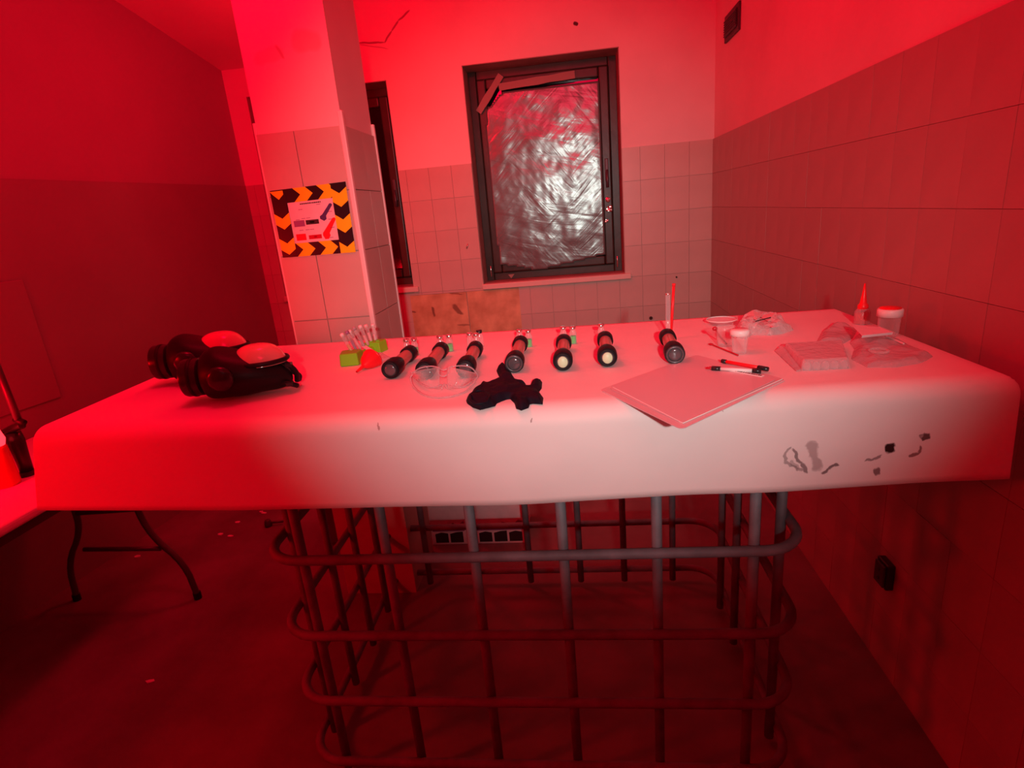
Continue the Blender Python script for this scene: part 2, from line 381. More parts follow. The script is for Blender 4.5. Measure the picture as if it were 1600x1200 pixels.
def grout_back():
    bm = bmesh.new(); e = .003
    BX(LX(D), W2[0], D - e, D, 0, DADO - .004, bm); BX(W2[1], W1[0], D - e, D, 0, DADO - .004, bm); BX(W1[1], XR, D - e, D, 0, DADO - .004, bm)
    for w_ in (W1, W2): BX(w_[0], w_[1], D - e, D, 0, w_[2] - .03, bm)
    return bm
new_obj('grout', grout_back(), MT['grout'], wb)
holes = [W1, W2]
slab = (-1.12, -0.36, 0.64, 0.985)                 # big stained marble slabs below the windows
x = XR
while x > LX(D) + .01:
    xa = max(x - TW, LX(D)); z = DADO
    while z > 0.01:
        za = max(z - TH, 0); a, b, c, d = xa + TG / 2, x - TG / 2, za + TG / 2, z - TG / 2
        if z <= 0.5: break
        rects = [(a, b, c, d)]
        for h in holes + [slab]:
            hz0 = h[2] - 0.03 if h is not slab else h[2]; nr = []
            for (p, q, r, s) in rects:
                if q <= h[0] or p >= h[1] or s <= hz0 or r >= h[3]: nr.append((p, q, r, s)); continue
                if p < h[0]: nr.append((p, h[0], r, s))
                if q > h[1]: nr.append((h[1], q, r, s))
                p2, q2 = max(p, h[0]), min(q, h[1])
                if r < hz0: nr.append((p2, q2, r, hz0))
                if s > h[3]: nr.append((p2, q2, h[3], s))
            rects = nr
        for (p, q, r, s) in rects: tile_rect(p, q, r, s, D - 0.005, 'y', MT['tile'], wb)
        z -= TH
    x -= TW
for i, xa in enumerate((-1.12, -0.72)):
    x1 = (-0.724, -0.36)[i]
    tile_rect(xa, x1, 0.642, 0.983, D - 0.006, 'y', MT['stone'], wb)
ms = MT['stone']
sp = lambda x, y: (on_y(x, y, D - 0.01).x, on_y(x, y, D - 0.01).z)
# dark stains on the slab are in slab object space (per slab centre)
cx, cz = (-1.12 - 0.724) / 2, (0.642 + 0.983) / 2
sl = lambda x, y: (sp(x, y)[0] - cx, sp(x, y)[1] - cz)
mstain = MT['stone'].copy(); mstain.name = 'stained_marble_left'
stain(mstain, [([sl(708, 478), sl(722, 490)], 0.016, (0.20, 0.11, 0.06), 0.85), ([sl(676, 480), sl(678, 495)], 0.010, (0.18, 0.09, 0.05), 0.85),
               ([sl(640, 486), sl(650, 488)], 0.008, (0.18, 0.09, 0.05), 0.8), ([sl(700, 456), sl(722, 460)], 0.007, (0.2, 0.1, 0.06), 0.7),
               ([sl(715, 508), sl(735, 508)], 0.007, (0.2, 0.1, 0.06), 0.6)], (0, 2), 0.010, 14)
for o in wb.children:
    if o.data.materials[0] is MT['stone'] and abs(o.location.x - cx) < 0.02: o.data.materials[0] = mstain
# right wall tiles
new_obj('grout', BX(XR - .003, XR, 0.2, D, 0.0, DADO - .004), MT['grout'], wr)
y = D - 0.004
while y > 1.0:
    z = DADO
    while z > 0.01:
        tile_rect(y - TW + .0004, y - .0004, z - TH + .0006, z - .0006, XR - 0.0055, 'x', MT['tile_shaded'], wr); z -= TH
    y -= TW
new_obj('dado', BX(XR - .008, XR, YF, y, 0, DADO), MT['dado'], wr)

# pillar
PX0, PX1, PY0, PY1 = -1.012, -0.718, 1.98, 2.29
mpl = MT['plaster'].copy(); mpl.name = 'scuffed_pillar_plaster'
qp = lambda x, y: (on_y(x, y, PY0).x, on_y(x, y, PY0).z)
stain(mpl, [([qp(462, 64), qp(495, 62)], 0.030, (0.60, 0.40, 0.38), 0.55), ([qp(400, 95), qp(440, 80)], 0.022, (0.62, 0.42, 0.40), 0.45),
            ([qp(433, 72), qp(445, 92)], 0.006, (0.45, 0.33, 0.32), 0.8)], (0, 2), 0.010, 12)
pil = struct(new_obj('pillar', BX(PX0, PX1, PY0, PY1, 0, ZC), mpl))
new_obj('grout', BX(PX0 + .002, PX1 + .003, PY0 - .003, PY1, 0, DADO - .004), MT['grout'], pil)
zs = [DADO, 1.60, 1.40, 1.17, 0.97, 0.77]
for z1, z0 in zip(zs, zs[1:]):
    for xa, xb in ((PX0, PX0 + 0.128), (PX0 + 0.131, PX1 - 0.008)): tile_rect(xa, xb, z0 + .002, z1 - (.002 if z1 == 1.17 else .0012), PY0 - 0.004, 'y', MT['tile'], pil)
    for ya, yb in ((PY0 + .01, PY0 + .157), (PY0 + .16, PY1)): tile_rect(ya, yb, z0 + .0015, z1 - .0015, PX1 + 0.004, 'x', MT['tile'], pil)
new_obj('corner_bead', BX(PX1 - .008, PX1 + .010, PY0 - .011, PY0 + .010, 0.5, 1.845), MT['corner'], pil, bevel=.004)['label'] = 'pale metal corner bead'
new_obj('corner_bead', BX(PX0 - .008, PX0 + .002, PY0 - .006, PY0 + .006, 0.5, 1.835), MT['corner'], pil, bevel=.002)
new_obj('corner_bead', BX(PX1 + .000, PX1 + .012, PY1 - .008, PY1 + .006, 0.5, 1.84), MT['corner'], pil, bevel=.002)

# ------------------------------------------------------------------ windows
def make_window(n, w_, main):
    x0, x1, z0, z1 = w_; yf = D + 0.19
    root = thing('window_%d' % n, '', 'window'); del root['label'], root['category']; struct(root)
    e = .002
    bm = bmesh.new()
    BX(x0, x0 + .004, D + e, yf, z0, z1, bm); BX(x1 - .004, x1, D + e, yf, z0, z1, bm); BX(x0, x1, D + e, yf, z1 - .004, z1, bm); BX(x0, x1, D + e, yf, z0, z0 + .004, bm)
    new_obj('reveal_lining', bm, MT['reveal'], root)
    new_obj('window_sill', BX(x0 - .005, x1 + .035, D - 0.03, D + 0.05, z0 - .03, z0 + .006), MT['sill'], root, bevel=.004)
    fw = 0.055
    for nm, q in (('frame_stile', (x0, x0 + fw, z0, z1)), ('frame_stile', (x1 - fw, x1, z0, z1)), ('frame_rail', (x0 + fw, x1 - fw, z1 - fw, z1)), ('frame_rail', (x0 + fw, x1 - fw, z0, z0 + fw))):
        new_obj(nm, BX(q[0], q[1], yf, yf + .06, q[2], q[3]), MT['frame'], root, bevel=.006)
    a0, a1, b0, b1 = x0 + fw, x1 - fw, z0 + fw, z1 - fw; sw = 0.062
    for nm, q in (('sash_stile', (a0, a0 + sw, b0, b1)), ('sash_stile', (a1 - sw, a1, b0, b1)), ('sash_rail', (a0 + sw, a1 - sw, b1 - sw, b1)), ('sash_rail', (a0 + sw, a1 - sw, b0, b0 + sw))):
        new_obj(nm, BX(q[0], q[1], yf - .022, yf + .05, q[2], q[3]), MT['frame'], root, bevel=.010, seg=3)
    new_obj('pane', BX(a0 + sw, a1 - sw, yf + .02, yf + .026, b0 + sw, b1 - sw), MT['black_plate'], root)
    for xx in (x0 + .035, x1 - .035):
        h = new_obj('hinge_pin', L([(.001, 0), (.005, .002), (.005, .075), (.001, .079)], 10, Matrix.Translation((xx, yf - .008, z0 + .03))), MT['metal'], root, smooth=True)
    hd = new_obj('handle', BX(a1 - .042, a1 - .02, yf - .034, yf - .022, 1.62, 1.76), MT['dark_steel'], root, bevel=.004)
    new_obj('grip', L([(.009, 0), (.010, .05), (.007, .11)], 12, Matrix.Translation((a1 - .03, yf - .05, 1.58))), MT['dark_steel'], hd, smooth=True)
    return root, yf
win1, YFR = make_window(1, W1, True)
win2, _ = make_window(2, W2, False)
yfilm = YFR - 0.030
pf = lambda x, y: (on_y(x, y, yfilm).x, on_y(x, y, yfilm).z)
def film(outline, y0, amp):
    xs = [p[0] for p in outline]; zs_ = [p[1] for p in outline]
    bm = bmesh.new(); nx, nz = 60, 90; vt = {}
    n = len(outline)
    def ins(px, pz):
        c = False
        for i in range(n):
            a, b = outline[i], outline[(i + 1) % n]
            if (a[1] > pz) != (b[1] > pz) and px < (b[0] - a[0]) * (pz - a[1]) / (b[1] - a[1]) + a[0]: c = not c
        return c
    for i in range(nx + 1):
        for j in range(nz + 1):
            px = min(xs) + (max(xs) - min(xs)) * i / nx; pz = min(zs_) + (max(zs_) - min(zs_)) * j / nz
            if ins(px, pz):
                k = noise.noise(Vector((px * 9, 0, pz * 7))) * amp + noise.noise(Vector((px * 26, 3, pz * 20))) * amp * .35
                vt[i, j] = bm.verts.new((px, y0 + k, pz))
    for i in range(nx):
        for j in range(nz):
            ks = ((i, j), (i + 1, j), (i + 1, j + 1), (i, j + 1))
            if all(k in vt for k in ks): bm.faces.new([vt[k] for k in ks])
    return bm
fo = [pf(757, 174), pf(775, 150), pf(784, 143), pf(936, 123), pf(938, 160), pf(949, 398), pf(900, 410), pf(840, 424), pf(800, 417), pf(780, 414), pf(768, 330)]
fl = new_obj('plastic_film', film(fo, yfilm - .006, .0035), MT['film'], win1, smooth=True)
fl['label'] = 'crumpled translucent film taped over the pane'
sd = fl.modifiers.new('thickness', 'SOLIDIFY'); sd.thickness = .0008
def strip(pts, wd, y, m, parent, name):
    """tape strip between pixel-measured ends on the plane y"""
    a, b = [Vector((p[0], y, p[1])) for p in pts]; d = (b - a).normalized(); nrm = Vector((-d.z, 0, d.x)) * wd / 2
    k = 6; up_, dn = [], []
    for i in range(k + 1):
        p = a.lerp(b, i / k); s = nrm * random.uniform(.85, 1.1); up_.append(p + s); dn.append(p - s)
    return new_obj(name, quadprism(up_ + dn[::-1], (0, -.0015, 0)), m, parent)
strip((pf(748, 176), pf(783, 118)), .042, yfilm - .012, MT['tape'], win1, 'masking_tape')
strip((pf(780, 137), pf(898, 117)), .046, yfilm - .014, MT['tape'], win1, 'masking_tape')
for px, py in ((799, 432),): new_obj('film_scrap', quadprism([on_y(px - 5, py - 3, YFR - .03), on_y(px + 5, py - 4, YFR - .03), on_y(px, py + 3, YFR - .03)], (0, -.002, 0)), MT['tape'], win1)
# crinkled foil-like wraps at the sash edge
for (px, py, r) in ((950, 312, .020), (952, 326, .026), (948, 345, .016)):
    c = on_y(px, py, YFR - .035); bm = bmesh.new(); bmesh.ops.create_icosphere(bm, subdivisions=3, radius=r, matrix=Matrix.Translation(c))
    for v in bm.verts: v.co = c + (v.co - c) * (0.75 + 0.5 * noise.noise(v.co * 60)); v.co.y = c.y + (v.co.y - c.y) * .4
    new_obj('foil_wrap', bm, MT['metal'], win1)

# small bright clip on the back wall
p = on_y(730, 385, D - .012)
tag(new_obj('wall_clip', L([(.004, -.016), (.006, 0), (.004, .018)], 8, Matrix.Translation(p) @ Matrix.Rotation(.35, 4, 'Y')), MT['metal'], None, smooth=True), 'tiny bright metal clip on the tiles left of the window', 'clip')
for (px, py, r, lab) in ((1017, 497, .012, 'dark plugged hole low on the back wall above the paper'), (1057, 433, .006, 'small dark hole in the tiles right below the window')):
    p = on_y(px, py, D - .011)
    tag(new_obj('wall_plug', L([(r, 0), (r * .9, .006), (r * .4, .008)], 10, Matrix.Translation(p) @ Matrix.Rotation(PI / 2, 4, 'X')), MT['dirt'], None), lab, 'wall plug')
# vent and socket on right wall
def right_quad(pts): return [on_x(px, py, XR - .001) for px, py in pts]
v = thing('wall_vent', 'dark slatted ventilation grille high on the right wall by the corner', 'vent', on_x(1147, 34, XR))
q = right_quad([(1135, 30), (1158, 0), (1157, 45), (1135, 68)]); y0 = (q[0].y + q[3].y) / 2; y1 = (q[1].y + q[2].y) / 2; z0 = q[3].z; z1 = max(q[0].z, q[1].z)
loc = Vector(v.location)
new_obj('frame', BX(-.012, 0, y1 - loc.y, y0 - loc.y, z0 - loc.z, z1 - loc.z), MT['vent'], v, bevel=.003)
for i in range(7):
    zz = z0 - loc.z + .03 + i * (z1 - z0 - .06) / 6
    new_obj('slat', B((-.016, (y0 + y1) / 2 - loc.y, zz), (.010, abs(y1 - y0) * .82, .014), Matrix.Rotation(.5, 3, 'Y')), MT['vent'], v)
q = on_x(1390, 895, XR - .008); s = thing('wall_socket', 'small black socket box low on the right wall', 'socket', q)
new_obj('back_box', B((-.012, 0, 0), (.024, .062, .085)), MT['black_plastic'], s, bevel=.004)
new_obj('cover', B((-.028, 0, 0), (.008, .052, .072)), MT['vent'], s, bevel=.003)
for zz in (-.015, .015): new_obj('plug_hole', L([(.006, 0), (.005, .003)], 10, Matrix.Translation((-.032, 0, zz)) @ Matrix.Rotation(-PI / 2, 4, 'Y')), MT['ink'], s)
# panel on the left wall
pl = bmesh.new(); pts = []
def on_left(x, y):
    r = ray(x, y); n_ = Vector((1, -0.135, 0)); p0 = Vector((LX(0), 0, 0)); t = (p0 - EYE).dot(n_) / r.dot(n_); return EYE + r * t
pa, pb = on_left(30, 437), on_left(84, 600)
ya, zt = pa.y, pa.z
q = [(LX(ya - 1.1) + .010, ya - 1.1, zt), (LX(ya) + .010, ya, zt), (LX(ya) + .010, ya, .85), (LX(ya - 1.1) + .010, ya - 1.1, .85)]
tag(new_obj('wall_panel', quadprism(q, (.008, 0, 0)), mat('wall_panel_gloss', (0.24, 0.21, 0.19), 0.25), None, bevel=.003), 'smooth flat panel fixed low on the left wall beside the red lamp', 'panel')

# ------------------------------------------------------------------ work surface: tank cage, board, paper cover
TX0, TX1, TY0, TY1 = -1.285, 0.832, 1.105, 1.885
CX0, CX1, CY0, CY1 = -0.81, 0.495, 1.165, 2.03
cage = thing('tank_cage', 'steel tube cage of a bulk tank standing under the paper covered worktop', 'cage', ((CX0 + CX1) / 2, (CY0 + CY1) / 2, 0))
cl = Vector(cage.location)
def ring(z, rad=0.10, r=.0125):
    pts = []
    for (cx_, cy_, a0) in ((CX1 - rad, CY1 - rad, 0), (CX0 + rad, CY1 - rad, 90), (CX0 + rad, CY0 + rad, 180), (CX1 - rad, CY0 + rad, 270)):
        for k in range(9):
            a = math.radians(a0 + k * 90 / 8); pts.append(Vector((cx_ + rad * math.cos(a), cy_ + rad * math.sin(a), z)) - cl)
    return tube(bmesh.new(), pts, r, 10, closed=True)
RZ = [0.06, 0.272, 0.482, 0.707, 0.925, 1.03]
for z in RZ: new_obj('horizontal_tube', ring(z), MT['steel'], cage, smooth=True)
def upright(x, y): return tube(bmesh.new(), [Vector((x, y, .02)) - cl, Vector((x, y, 0.5)) - cl, Vector((x, y, 1.04)) - cl], .0125, 10)
for x in (-.705, -.487, -.270, -.055, .162, .378): new_obj('upright_tube', upright(x, CY0 + .018), MT['steel'], cage, smooth=True)
for x in (-.66, -.45, -.235, -.03, .145, .335): new_obj('upright_tube', upright(x, CY1 - .018), MT['steel'], cage, smooth=True)
for y in (1.30, 1.48, 1.66, 1.84):
    new_obj('upright_tube', upright(CX0 + .018, y), MT['steel'], cage, smooth=True); new_obj('upright_tube', upright(CX1 - .018, y), MT['steel'], cage, smooth=True)
tag(new_obj('worktop_board', BX(TX0 + .055, TX1 - .04, TY0 + .08, TY1 - .01, 1.043, TZ - .006), MT['board']), 'long board lying on the tank cage, hidden beneath the white paper', 'board')
# paper cover
mpaper = mat('white_paper_roll', (0.87, 0.80, 0.79), 0.62, bump=0.35, bscale=5, noise_amt=0.06, nscale=4)
df = lambda x, y: (on_y(x, y, 1.065).x, on_y(x, y, 1.065).z)
K = (0.10, 0.06, 0.07)
stain(mpaper, [([df(1243, 708), df(1232, 728), df(1250, 741), df(1262, 745)], 0.0035, K, .55), ([df(1248, 712), df(1262, 732), df(1268, 748)], 0.0045, K, .75),
               ([df(1275, 704), df(1284, 722), df(1286, 742)], 0.010, (.2, .12, .13), .55), ([df(1245, 730), df(1252, 740)], 0.006, K, .4),
               ([df(1292, 750), df(1305, 745), df(1322, 738)], 0.0045, K, .85), ([df(1404, 714), df(1412, 713)], 0.010, (.02, .005, .005), 1.0),
               ([df(1368, 733), df(1390, 724)], 0.003, K, .7), ([df(1461, 699), df(1470, 695)], 0.007, (.05, .01, .01), .9),
               ([df(1440, 730), df(1456, 720), df(1462, 712)], 0.004, (.15, .03, .03), .8), ([df(1381, 748), df(1388, 747)], 0.008, (.1, .03, .04), .8),
               ([df(831, 656), df(832, 664)], 0.002, (.3, .15, .15), .8), ([df(584, 668), df(585, 674)], 0.002, (.3, .15, .15), .7),
               ([df(1130, 641), df(1134, 650)], 0.002, (.4, .2, .2), .6)], (0, 2), 0.006, 45)
def paper_cover():
    fr, sr, drop, sdrop = 0.038, 0.02, 0.20, 0.19
    y_edge = TY0 - .005; x_l, x_r = TX0 - .005, TX1 + .005
    bm = bmesh.new()
    def fold(t, r):     # t = distance past the start of the bend -> (outwards, down)
        if t <= 0: return 0, 0
        a = t / r
        if a < PI / 2: return r * math.sin(a), r * (1 - math.cos(a))
        return r, r + (t - r * PI / 2)
    us = [x_l + sr + (x_r - x_l - 2 * sr) * i / 150 for i in range(151)]
    side = [sr * PI / 2 * i / 5 for i in range(1, 6)] + [sr * PI / 2 + (sdrop - sr) * i / 6 for i in range(1, 7)]
    cols = [('l', s) for s in side[::-1]] + [('m', u) for u in us] + [('r', s) for s in side]
    fsteps = [-(fr * PI / 2) * 0 - s for s in ()]
    front = [fr * PI / 2 * i / 8 for i in range(1, 9)] + [fr * PI / 2 + (drop - fr + .004) * i / 12 for i in range(1, 13)]
    rows = [('f', s) for s in front[::-1]] + [('m', y_edge + fr + (TY1 - y_edge - fr) * j / 50) for j in range(51)] + [('b', s) for s in (.01, .02, .04)]
    V = {}
    for i, (ct, cv) in enumerate(cols):
        for j, (rt, rv) in enumerate(rows):
            if ct != 'm' and rt in ('f', 'b') : 
                if ct != 'm' and cv > sr * PI / 2 + .001: continue
            if ct == 'm': x, dx_d = cv, 0
            elif ct == 'l': o, dn = fold(cv, sr); x, dx_d = x_l + sr - o, dn
            else: o, dn = fold(cv, sr); x, dx_d = x_r - sr + o, dn
            if rt == 'm': y, dy_d = rv, 0
            elif rt == 'f': o, dn = fold(rv, fr); y, dy_d = y_edge + fr - o, dn
            else: o, dn = fold(rv, .008); y, dy_d = TY1 + o, dn
            z = TZ - dx_d - dy_d if ct == 'm' or rt == 'm' else TZ - max(dx_d, dy_d)
            hang = max(0, dy_d - .03)
            if rt == 'f':
                y -= hang * 0.05 * (1 + .6 * noise.noise(Vector((x * 2.3, 0, 1)))) + .004 * noise.noise(Vector((x * 5, 0, z * 6))) * min(1, hang * 12)
                z += .004 * noise.noise(Vector((x * 3, 5, 0))) * min(1, hang * 8)
            if rt == 'm' and ct == 'm': z += .0012 * noise.noise(Vector((x * 3.3, y * 5, 0))) + .0008
            vv = max(0, min(1, (TY1 - y) / (TY1 - TY0))); uu = max(0, min(1, (x_r - x) / (x_r - x_l)))
            x += .030 * vv * uu ** 3 - .26 * max(0, dy_d - .02) * uu ** 30 * (rt == 'f'); y += (.022 - .040 * math.sin(PI * uu)) * vv ** 2
            V[i, j] = bm.verts.new((x, y, z))
    for i in range(len(cols) - 1):
        for j in range(len(rows) - 1):
            ks = ((i, j), (i + 1, j), (i + 1, j + 1), (i, j + 1))
            if all(k in V for k in ks): bm.faces.new([V[k] for k in ks])
    return bm
pc_ = tag(new_obj('paper_cover', paper_cover(), mpaper, None, smooth=True), 'white paper sheet draped over the long worktop, torn and smudged at lower right', 'table cover')
sd = pc_.modifiers.new('thickness', 'SOLIDIFY'); sd.thickness = .0007; sd.offset = 1
TZ2 = TZ + .0015

# ------------------------------------------------------------------ left folding table with lamp
FT = thing('folding_table', 'white topped folding table with bent tube legs by the left wall', 'table', (-1.99, 1.15, 0))
fl_ = Vector(FT.location)
fx0, fx1, fy0, fy1, fz = -2.33, -1.685, .30, 2.12, .74
new_obj('tabletop', BX(fx0 - fl_.x, fx1 - fl_.x, fy0 - fl_.y, fy1 - fl_.y, fz - .035, fz), MT['plastic_top'], FT, bevel=.012, seg=3)
bm = bmesh.new()
for xx in (fx0 + .05, fx1 - .05): box(bm, Vector((xx, (fy0 + fy1) / 2, fz - .055)) - fl_, (.025, fy1 - fy0 - .1, .04))
new_obj('frame_rail', bm, MT['dark_steel'], FT)
for yy in (1.96, .42):
    for pts in (((-2.12, .70), (-2.125, .47), (-2.13, .345), (-2.245, .19), (-2.262, .01)), ((-1.85, .70), (-1.848, .46), (-1.815, .31), (-1.70, .175), (-1.684, .01))):
        new_obj('leg', tube(bmesh.new(), smoothpath([Vector((a, yy, z)) - fl_ for a, z in pts]), .0125, 10), MT['dark_steel'], FT, smooth=True)
    new_obj('crossbar', tube(bmesh.new(), [Vector((-2.145, yy, .255)) - fl_, Vector((-1.79, yy, .25)) - fl_], .010, 10), MT['dark_steel'], FT, smooth=True)
    new_obj('crossbar', tube(bmesh.new(), [Vector((-2.123, yy, .43)) - fl_, Vector((-1.845, yy, .44)) - fl_], .011, 10), MT['dark_steel'], FT, smooth=True)
    for xx in (-2.262, -1.684): new_obj('rubber_foot', L([(.016, 0), (.016, .03)], 12, Matrix.Translation(Vector((xx, yy, 0)) - fl_)), MT['black_rubber'], FT)
# clamp lamp: black body with a nozzle, red lens just at frame edge
lp = on_z(44, 741, fz); st = thing('clamp_stand', 'short black clamp stand with a curved arm on the left table', 'stand', (lp.x, lp.y, fz))
new_obj('base', L([(.034, 0), (.034, .008), (.022, .014)], 20), MT['black_plastic'], st, smooth=False)
new_obj('post', L([(.020, .012), (.022, .06), (.026, .13), (.022, .16)], 18), MT['black_plastic'], st, smooth=True)
new_obj('arm', tube(bmesh.new(), smoothpath([(-.06, 0, .150), (-.02, 0, .165), (.02, 0, .180), (.045, 0, .182)]), [.013] * 3 + [.015] * 20, 12) if False else tube(bmesh.new(), smoothpath([(-.07, 0, .145), (-.02, 0, .165), (.02, 0, .180), (.045, 0, .186)]), .014, 12), MT['black_plastic'], st, smooth=True)
lq = on_y(-2, 684, 1.60); rl = thing('red_lamp', 'glowing red lamp in a rounded housing at the far left edge', 'lamp', (lq.x - .03, lq.y, fz))
hz = lq.z - fz
new_obj('housing', L([(.036, 0), (.038, .01), (.034, hz - .04), (.030, hz - .03)], 24), MT['dark_red'], rl, smooth=True)
new_obj('lens', L([(.030, hz - .03), (.036, hz - .01), (.030, hz + .018), (.012, hz + .03), (0.0, hz + .032)], 24), MT['lamp_glow'], rl, smooth=True)
a = on_y(28, 655, 1.66); b = on_y(-4, 575, 1.66)
tp = thing('tripod_leg', 'dark slanting tube with a small foot above the red lamp', 'stand', (a.x, a.y, a.z))
new_obj('tube', tube(bmesh.new(), [(0, 0, 0), (b - a), (b - a) * 3.2], .011, 10), MT['dark_steel'], tp, smooth=True)
new_obj('foot', tube(bmesh.new(), [(-.012, 0, .0), (.0, 0, -.004), (.03, -.01, -.010)], .010, 10), MT['black_rubber'], tp, smooth=True)
lamp('red_lamp_bulb', 'POINT', (lq.x - .03, lq.y - .10, lq.z + .04), (1.0, 0.0, 0.01), 5, None, radius=0.04)

# ------------------------------------------------------------------ behind the cage, on the floor
def boxthing(name, label, cat, px0, px1, Y, ztop, dep, m, yb=None):
    a = on_y(px0, 860, Y); b = on_y(px1, 860, Y)
    t = thing(name, label, cat, ((a.x + b.x) / 2, Y + dep / 2, 0)); wdt = b.x - a.x
    return t, wdt
t, wd = boxthing('equipment_case', 'dark grey equipment case on the floor behind the cage', 'case', 508, 592, 2.34, .4, .3, None)
new_obj('body', B((0, 0, .19), (wd, .3, .36)), MT['case'], t, bevel=.012)
new_obj('lid', B((0, 0, .40), (wd + .01, .31, .06)), MT['case'], t, bevel=.012)
new_obj('handle', tube(bmesh.new(), smoothpath([(-.06, -.155, .30), (-.05, -.18, .30), (.05, -.18, .30), (.06, -.155, .30)]), .007, 8), MT['black_plastic'], t, smooth=True)
for xx in (-.1, .1): new_obj('latch', B((xx, -.155, .37), (.03, .012, .05)), MT['dark_steel'], t, bevel=.002)
def print_board(px0, px1, lab, nb):
    a = on_z(px0, 860, 0.0); Y = 2.33; a = on_y(px0, 850, Y); b = on_y(px1, 850, Y); wdt = b.x - a.x; h = .30
    t = thing('printed_carton', lab, 'box', ((a.x + b.x) / 2, Y + .12, 0), group=None)
    new_obj('carton', B((0, 0, h / 2), (wdt, .24, h)), MT['paper'], t, bevel=.003)
    y0 = -.1205
    for i in range(nb):
        x0 = -wdt / 2 + .02 + i * (wdt - .03) / nb; x1 = x0 + (wdt - .03) / nb - .010
        pts = [(x0, y0, .012), (x1, y0, .012), (x1, y0, .060 + .008 * (i % 2)), ((x0 + x1) / 2, y0, .066), (x0, y0, .058)]
        new_obj('dark_print', quadprism(pts, (0, -.0012, 0)), MT['ink'], t)
    pts = [(-wdt / 2 + .01, y0, .072)] + [(-wdt / 2 + .01 + (wdt - .02) * k / 9, y0, .088 + .014 * math.sin(k * 2.1 + nb) + .003 * k) for k in range(10)][::1] + [(wdt / 2 - .01, y0, .072)]
    new_obj('cloud_print', quadprism(pts, (0, -.001, 0)), MT['purple'], t)
print_board(676, 732, 'pale printed carton between the two left uprights behind the cage', 2)
print_board(744, 824, 'pale printed carton with dark squares right of the middle behind the cage', 3)
a = on_y(612, 830, 2.40); b = on_y(660, 830, 2.40)
t = thing('white_carton', 'tall plain pale carton standing beside the dark case', 'box', ((a.x + b.x) / 2, 2.5, 0))
new_obj('body', B((0, 0, .15), (b.x - a.x, .18, .30)), MT['paper'], t, bevel=.003)
new_obj('flap', B((0, -.05, .303), (b.x - a.x, .09, .004), Matrix.Rotation(.1, 3, 'X')), MT['paper'], t)
p = on_z(420, 822, 0)
t = thing('floor_valve', 'small dark fitting lying on the floor left of the cage', 'fitting', p)
new_obj('knob', L([(.018, 0), (.02, .012), (.015, .035), (.008, .04)], 14), MT['dark_steel'], t, smooth=True)
new_obj('stem', tube(bmesh.new(), [(0, 0, .02), (.08, .01, .02)], .007, 8), MT['dark_steel'], t, smooth=True)
rr = random.Random(3)
for i, (px, py) in enumerate(((408, 800), (412, 802), (345, 835), (360, 838), (215, 870), (235, 1065), (372, 816))):
    p = on_z(px, py, 0)
    bm = bmesh.new(); pts = [Vector((p.x + .02 * rr.uniform(.5, 1) * math.cos(a), p.y + .012 * rr.uniform(.5, 1) * math.sin(a), .0)) for a in [k * PI / 3 for k in range(6)]]
    o = new_obj('plaster_chip', quadprism(pts, (0, 0, .004)), MT['paper'])
    tag(o, ['pale flake just under the paper edge left of the cage', 'pale flake touching the one under the paper edge', 'left flake of the close pair on the floor between the table legs and the cage',
            'right flake of the close pair on the floor between the table legs and the cage', 'lone pale flake below the crossbar of the folding table legs', 'lone pale flake far down the floor at lower left',
            'pale flake on the floor just above the close pair'][i], 'debris', 'plaster flakes on the floor')

# ------------------------------------------------------------------ warning sign on the pillar
ysg = PY0 - .0095
P2 = lambda x, y: on_y(x, y, ysg)
TL, TR, BR, BL = P2(421.7, 298.6), P2(540, 283.6), P2(556.2, 393.7), P2(442.6, 402.7)
sg = thing('hazard_sign', 'square notice framed with black and yellow chevron tape on the pillar', 'sign', BL)
o0 = Vector(BL)
def bil(u, v): return BL.lerp(BR, u).lerp(TL.lerp(TR, u), v) - o0
def sgpoly(pts, lift, m, name, th=.0006):
    return new_obj(name, quadprism([bil(u, v) - Vector((0, lift, 0)) for u, v in pts], (0, -th, 0)), m, sg)
sgpoly([(0, 0), (1, 0), (1, 1), (0, 1)], 0, MT['paper'], 'sheet')
tw = .20
bt = 'tape_strip'
sgpoly([(0, 1 - tw), (1, 1 - tw), (1, 1), (0.0, 1)], .0008, MT['tape_black'], bt)
sgpoly([(0, 0), (1, 0), (1, tw), (0, tw)], .0008, MT['tape_black'], bt)
sgpoly([(0, 0), (tw, 0), (tw, .985), (0, .985)], .0016, MT['tape_black'], bt)
sgpoly([(1 - tw, 0), (1, 0), (1, 1), (1 - tw, 1)], .0016, MT['tape_black'], bt)
def chev_h(u0, v0, v1, wd=.165, tip=.09):
    vm = (v0 + v1) / 2
    sgpoly([(u0, v0), (u0 + wd, v0), (u0 + wd + tip, vm), (u0 + wd, v1), (u0, v1), (u0 + tip, vm)], .0014, MT['tape_yellow'], 'chevron')
def chev_v(u0, u1, v0, v1, tip=.08):
    um = (u0 + u1) / 2; v0c = max(v0 - tip, 0.0)
    if v0c == 0: sgpoly([(u0, 0), (u1, 0), (u1, v1), (um, v1 - tip), (u0, v1)], .0024, MT['tape_yellow'], 'chevron')
    else: sgpoly([(u0, v0), (um, v0c), (u1, v0), (u1, v1), (um, v1 - tip), (u0, v1)], .0024, MT['tape_yellow'], 'chevron')
for u0 in (.30, .615): chev_h(u0, 1 - tw, 1)
for u0 in (.19, .50): chev_h(u0 + .02, 0, tw)
chev_v(.0, tw, .93, 1.06, .0) if False else sgpoly([(0, .985), (tw * .85, .985), (tw * .85, .93), (tw * .5, .86), (0.03, .94)], .0024, MT['tape_yellow'], 'chevron')
chev_v(0, tw, .50, .66); chev_v(0, tw, .12, .29)
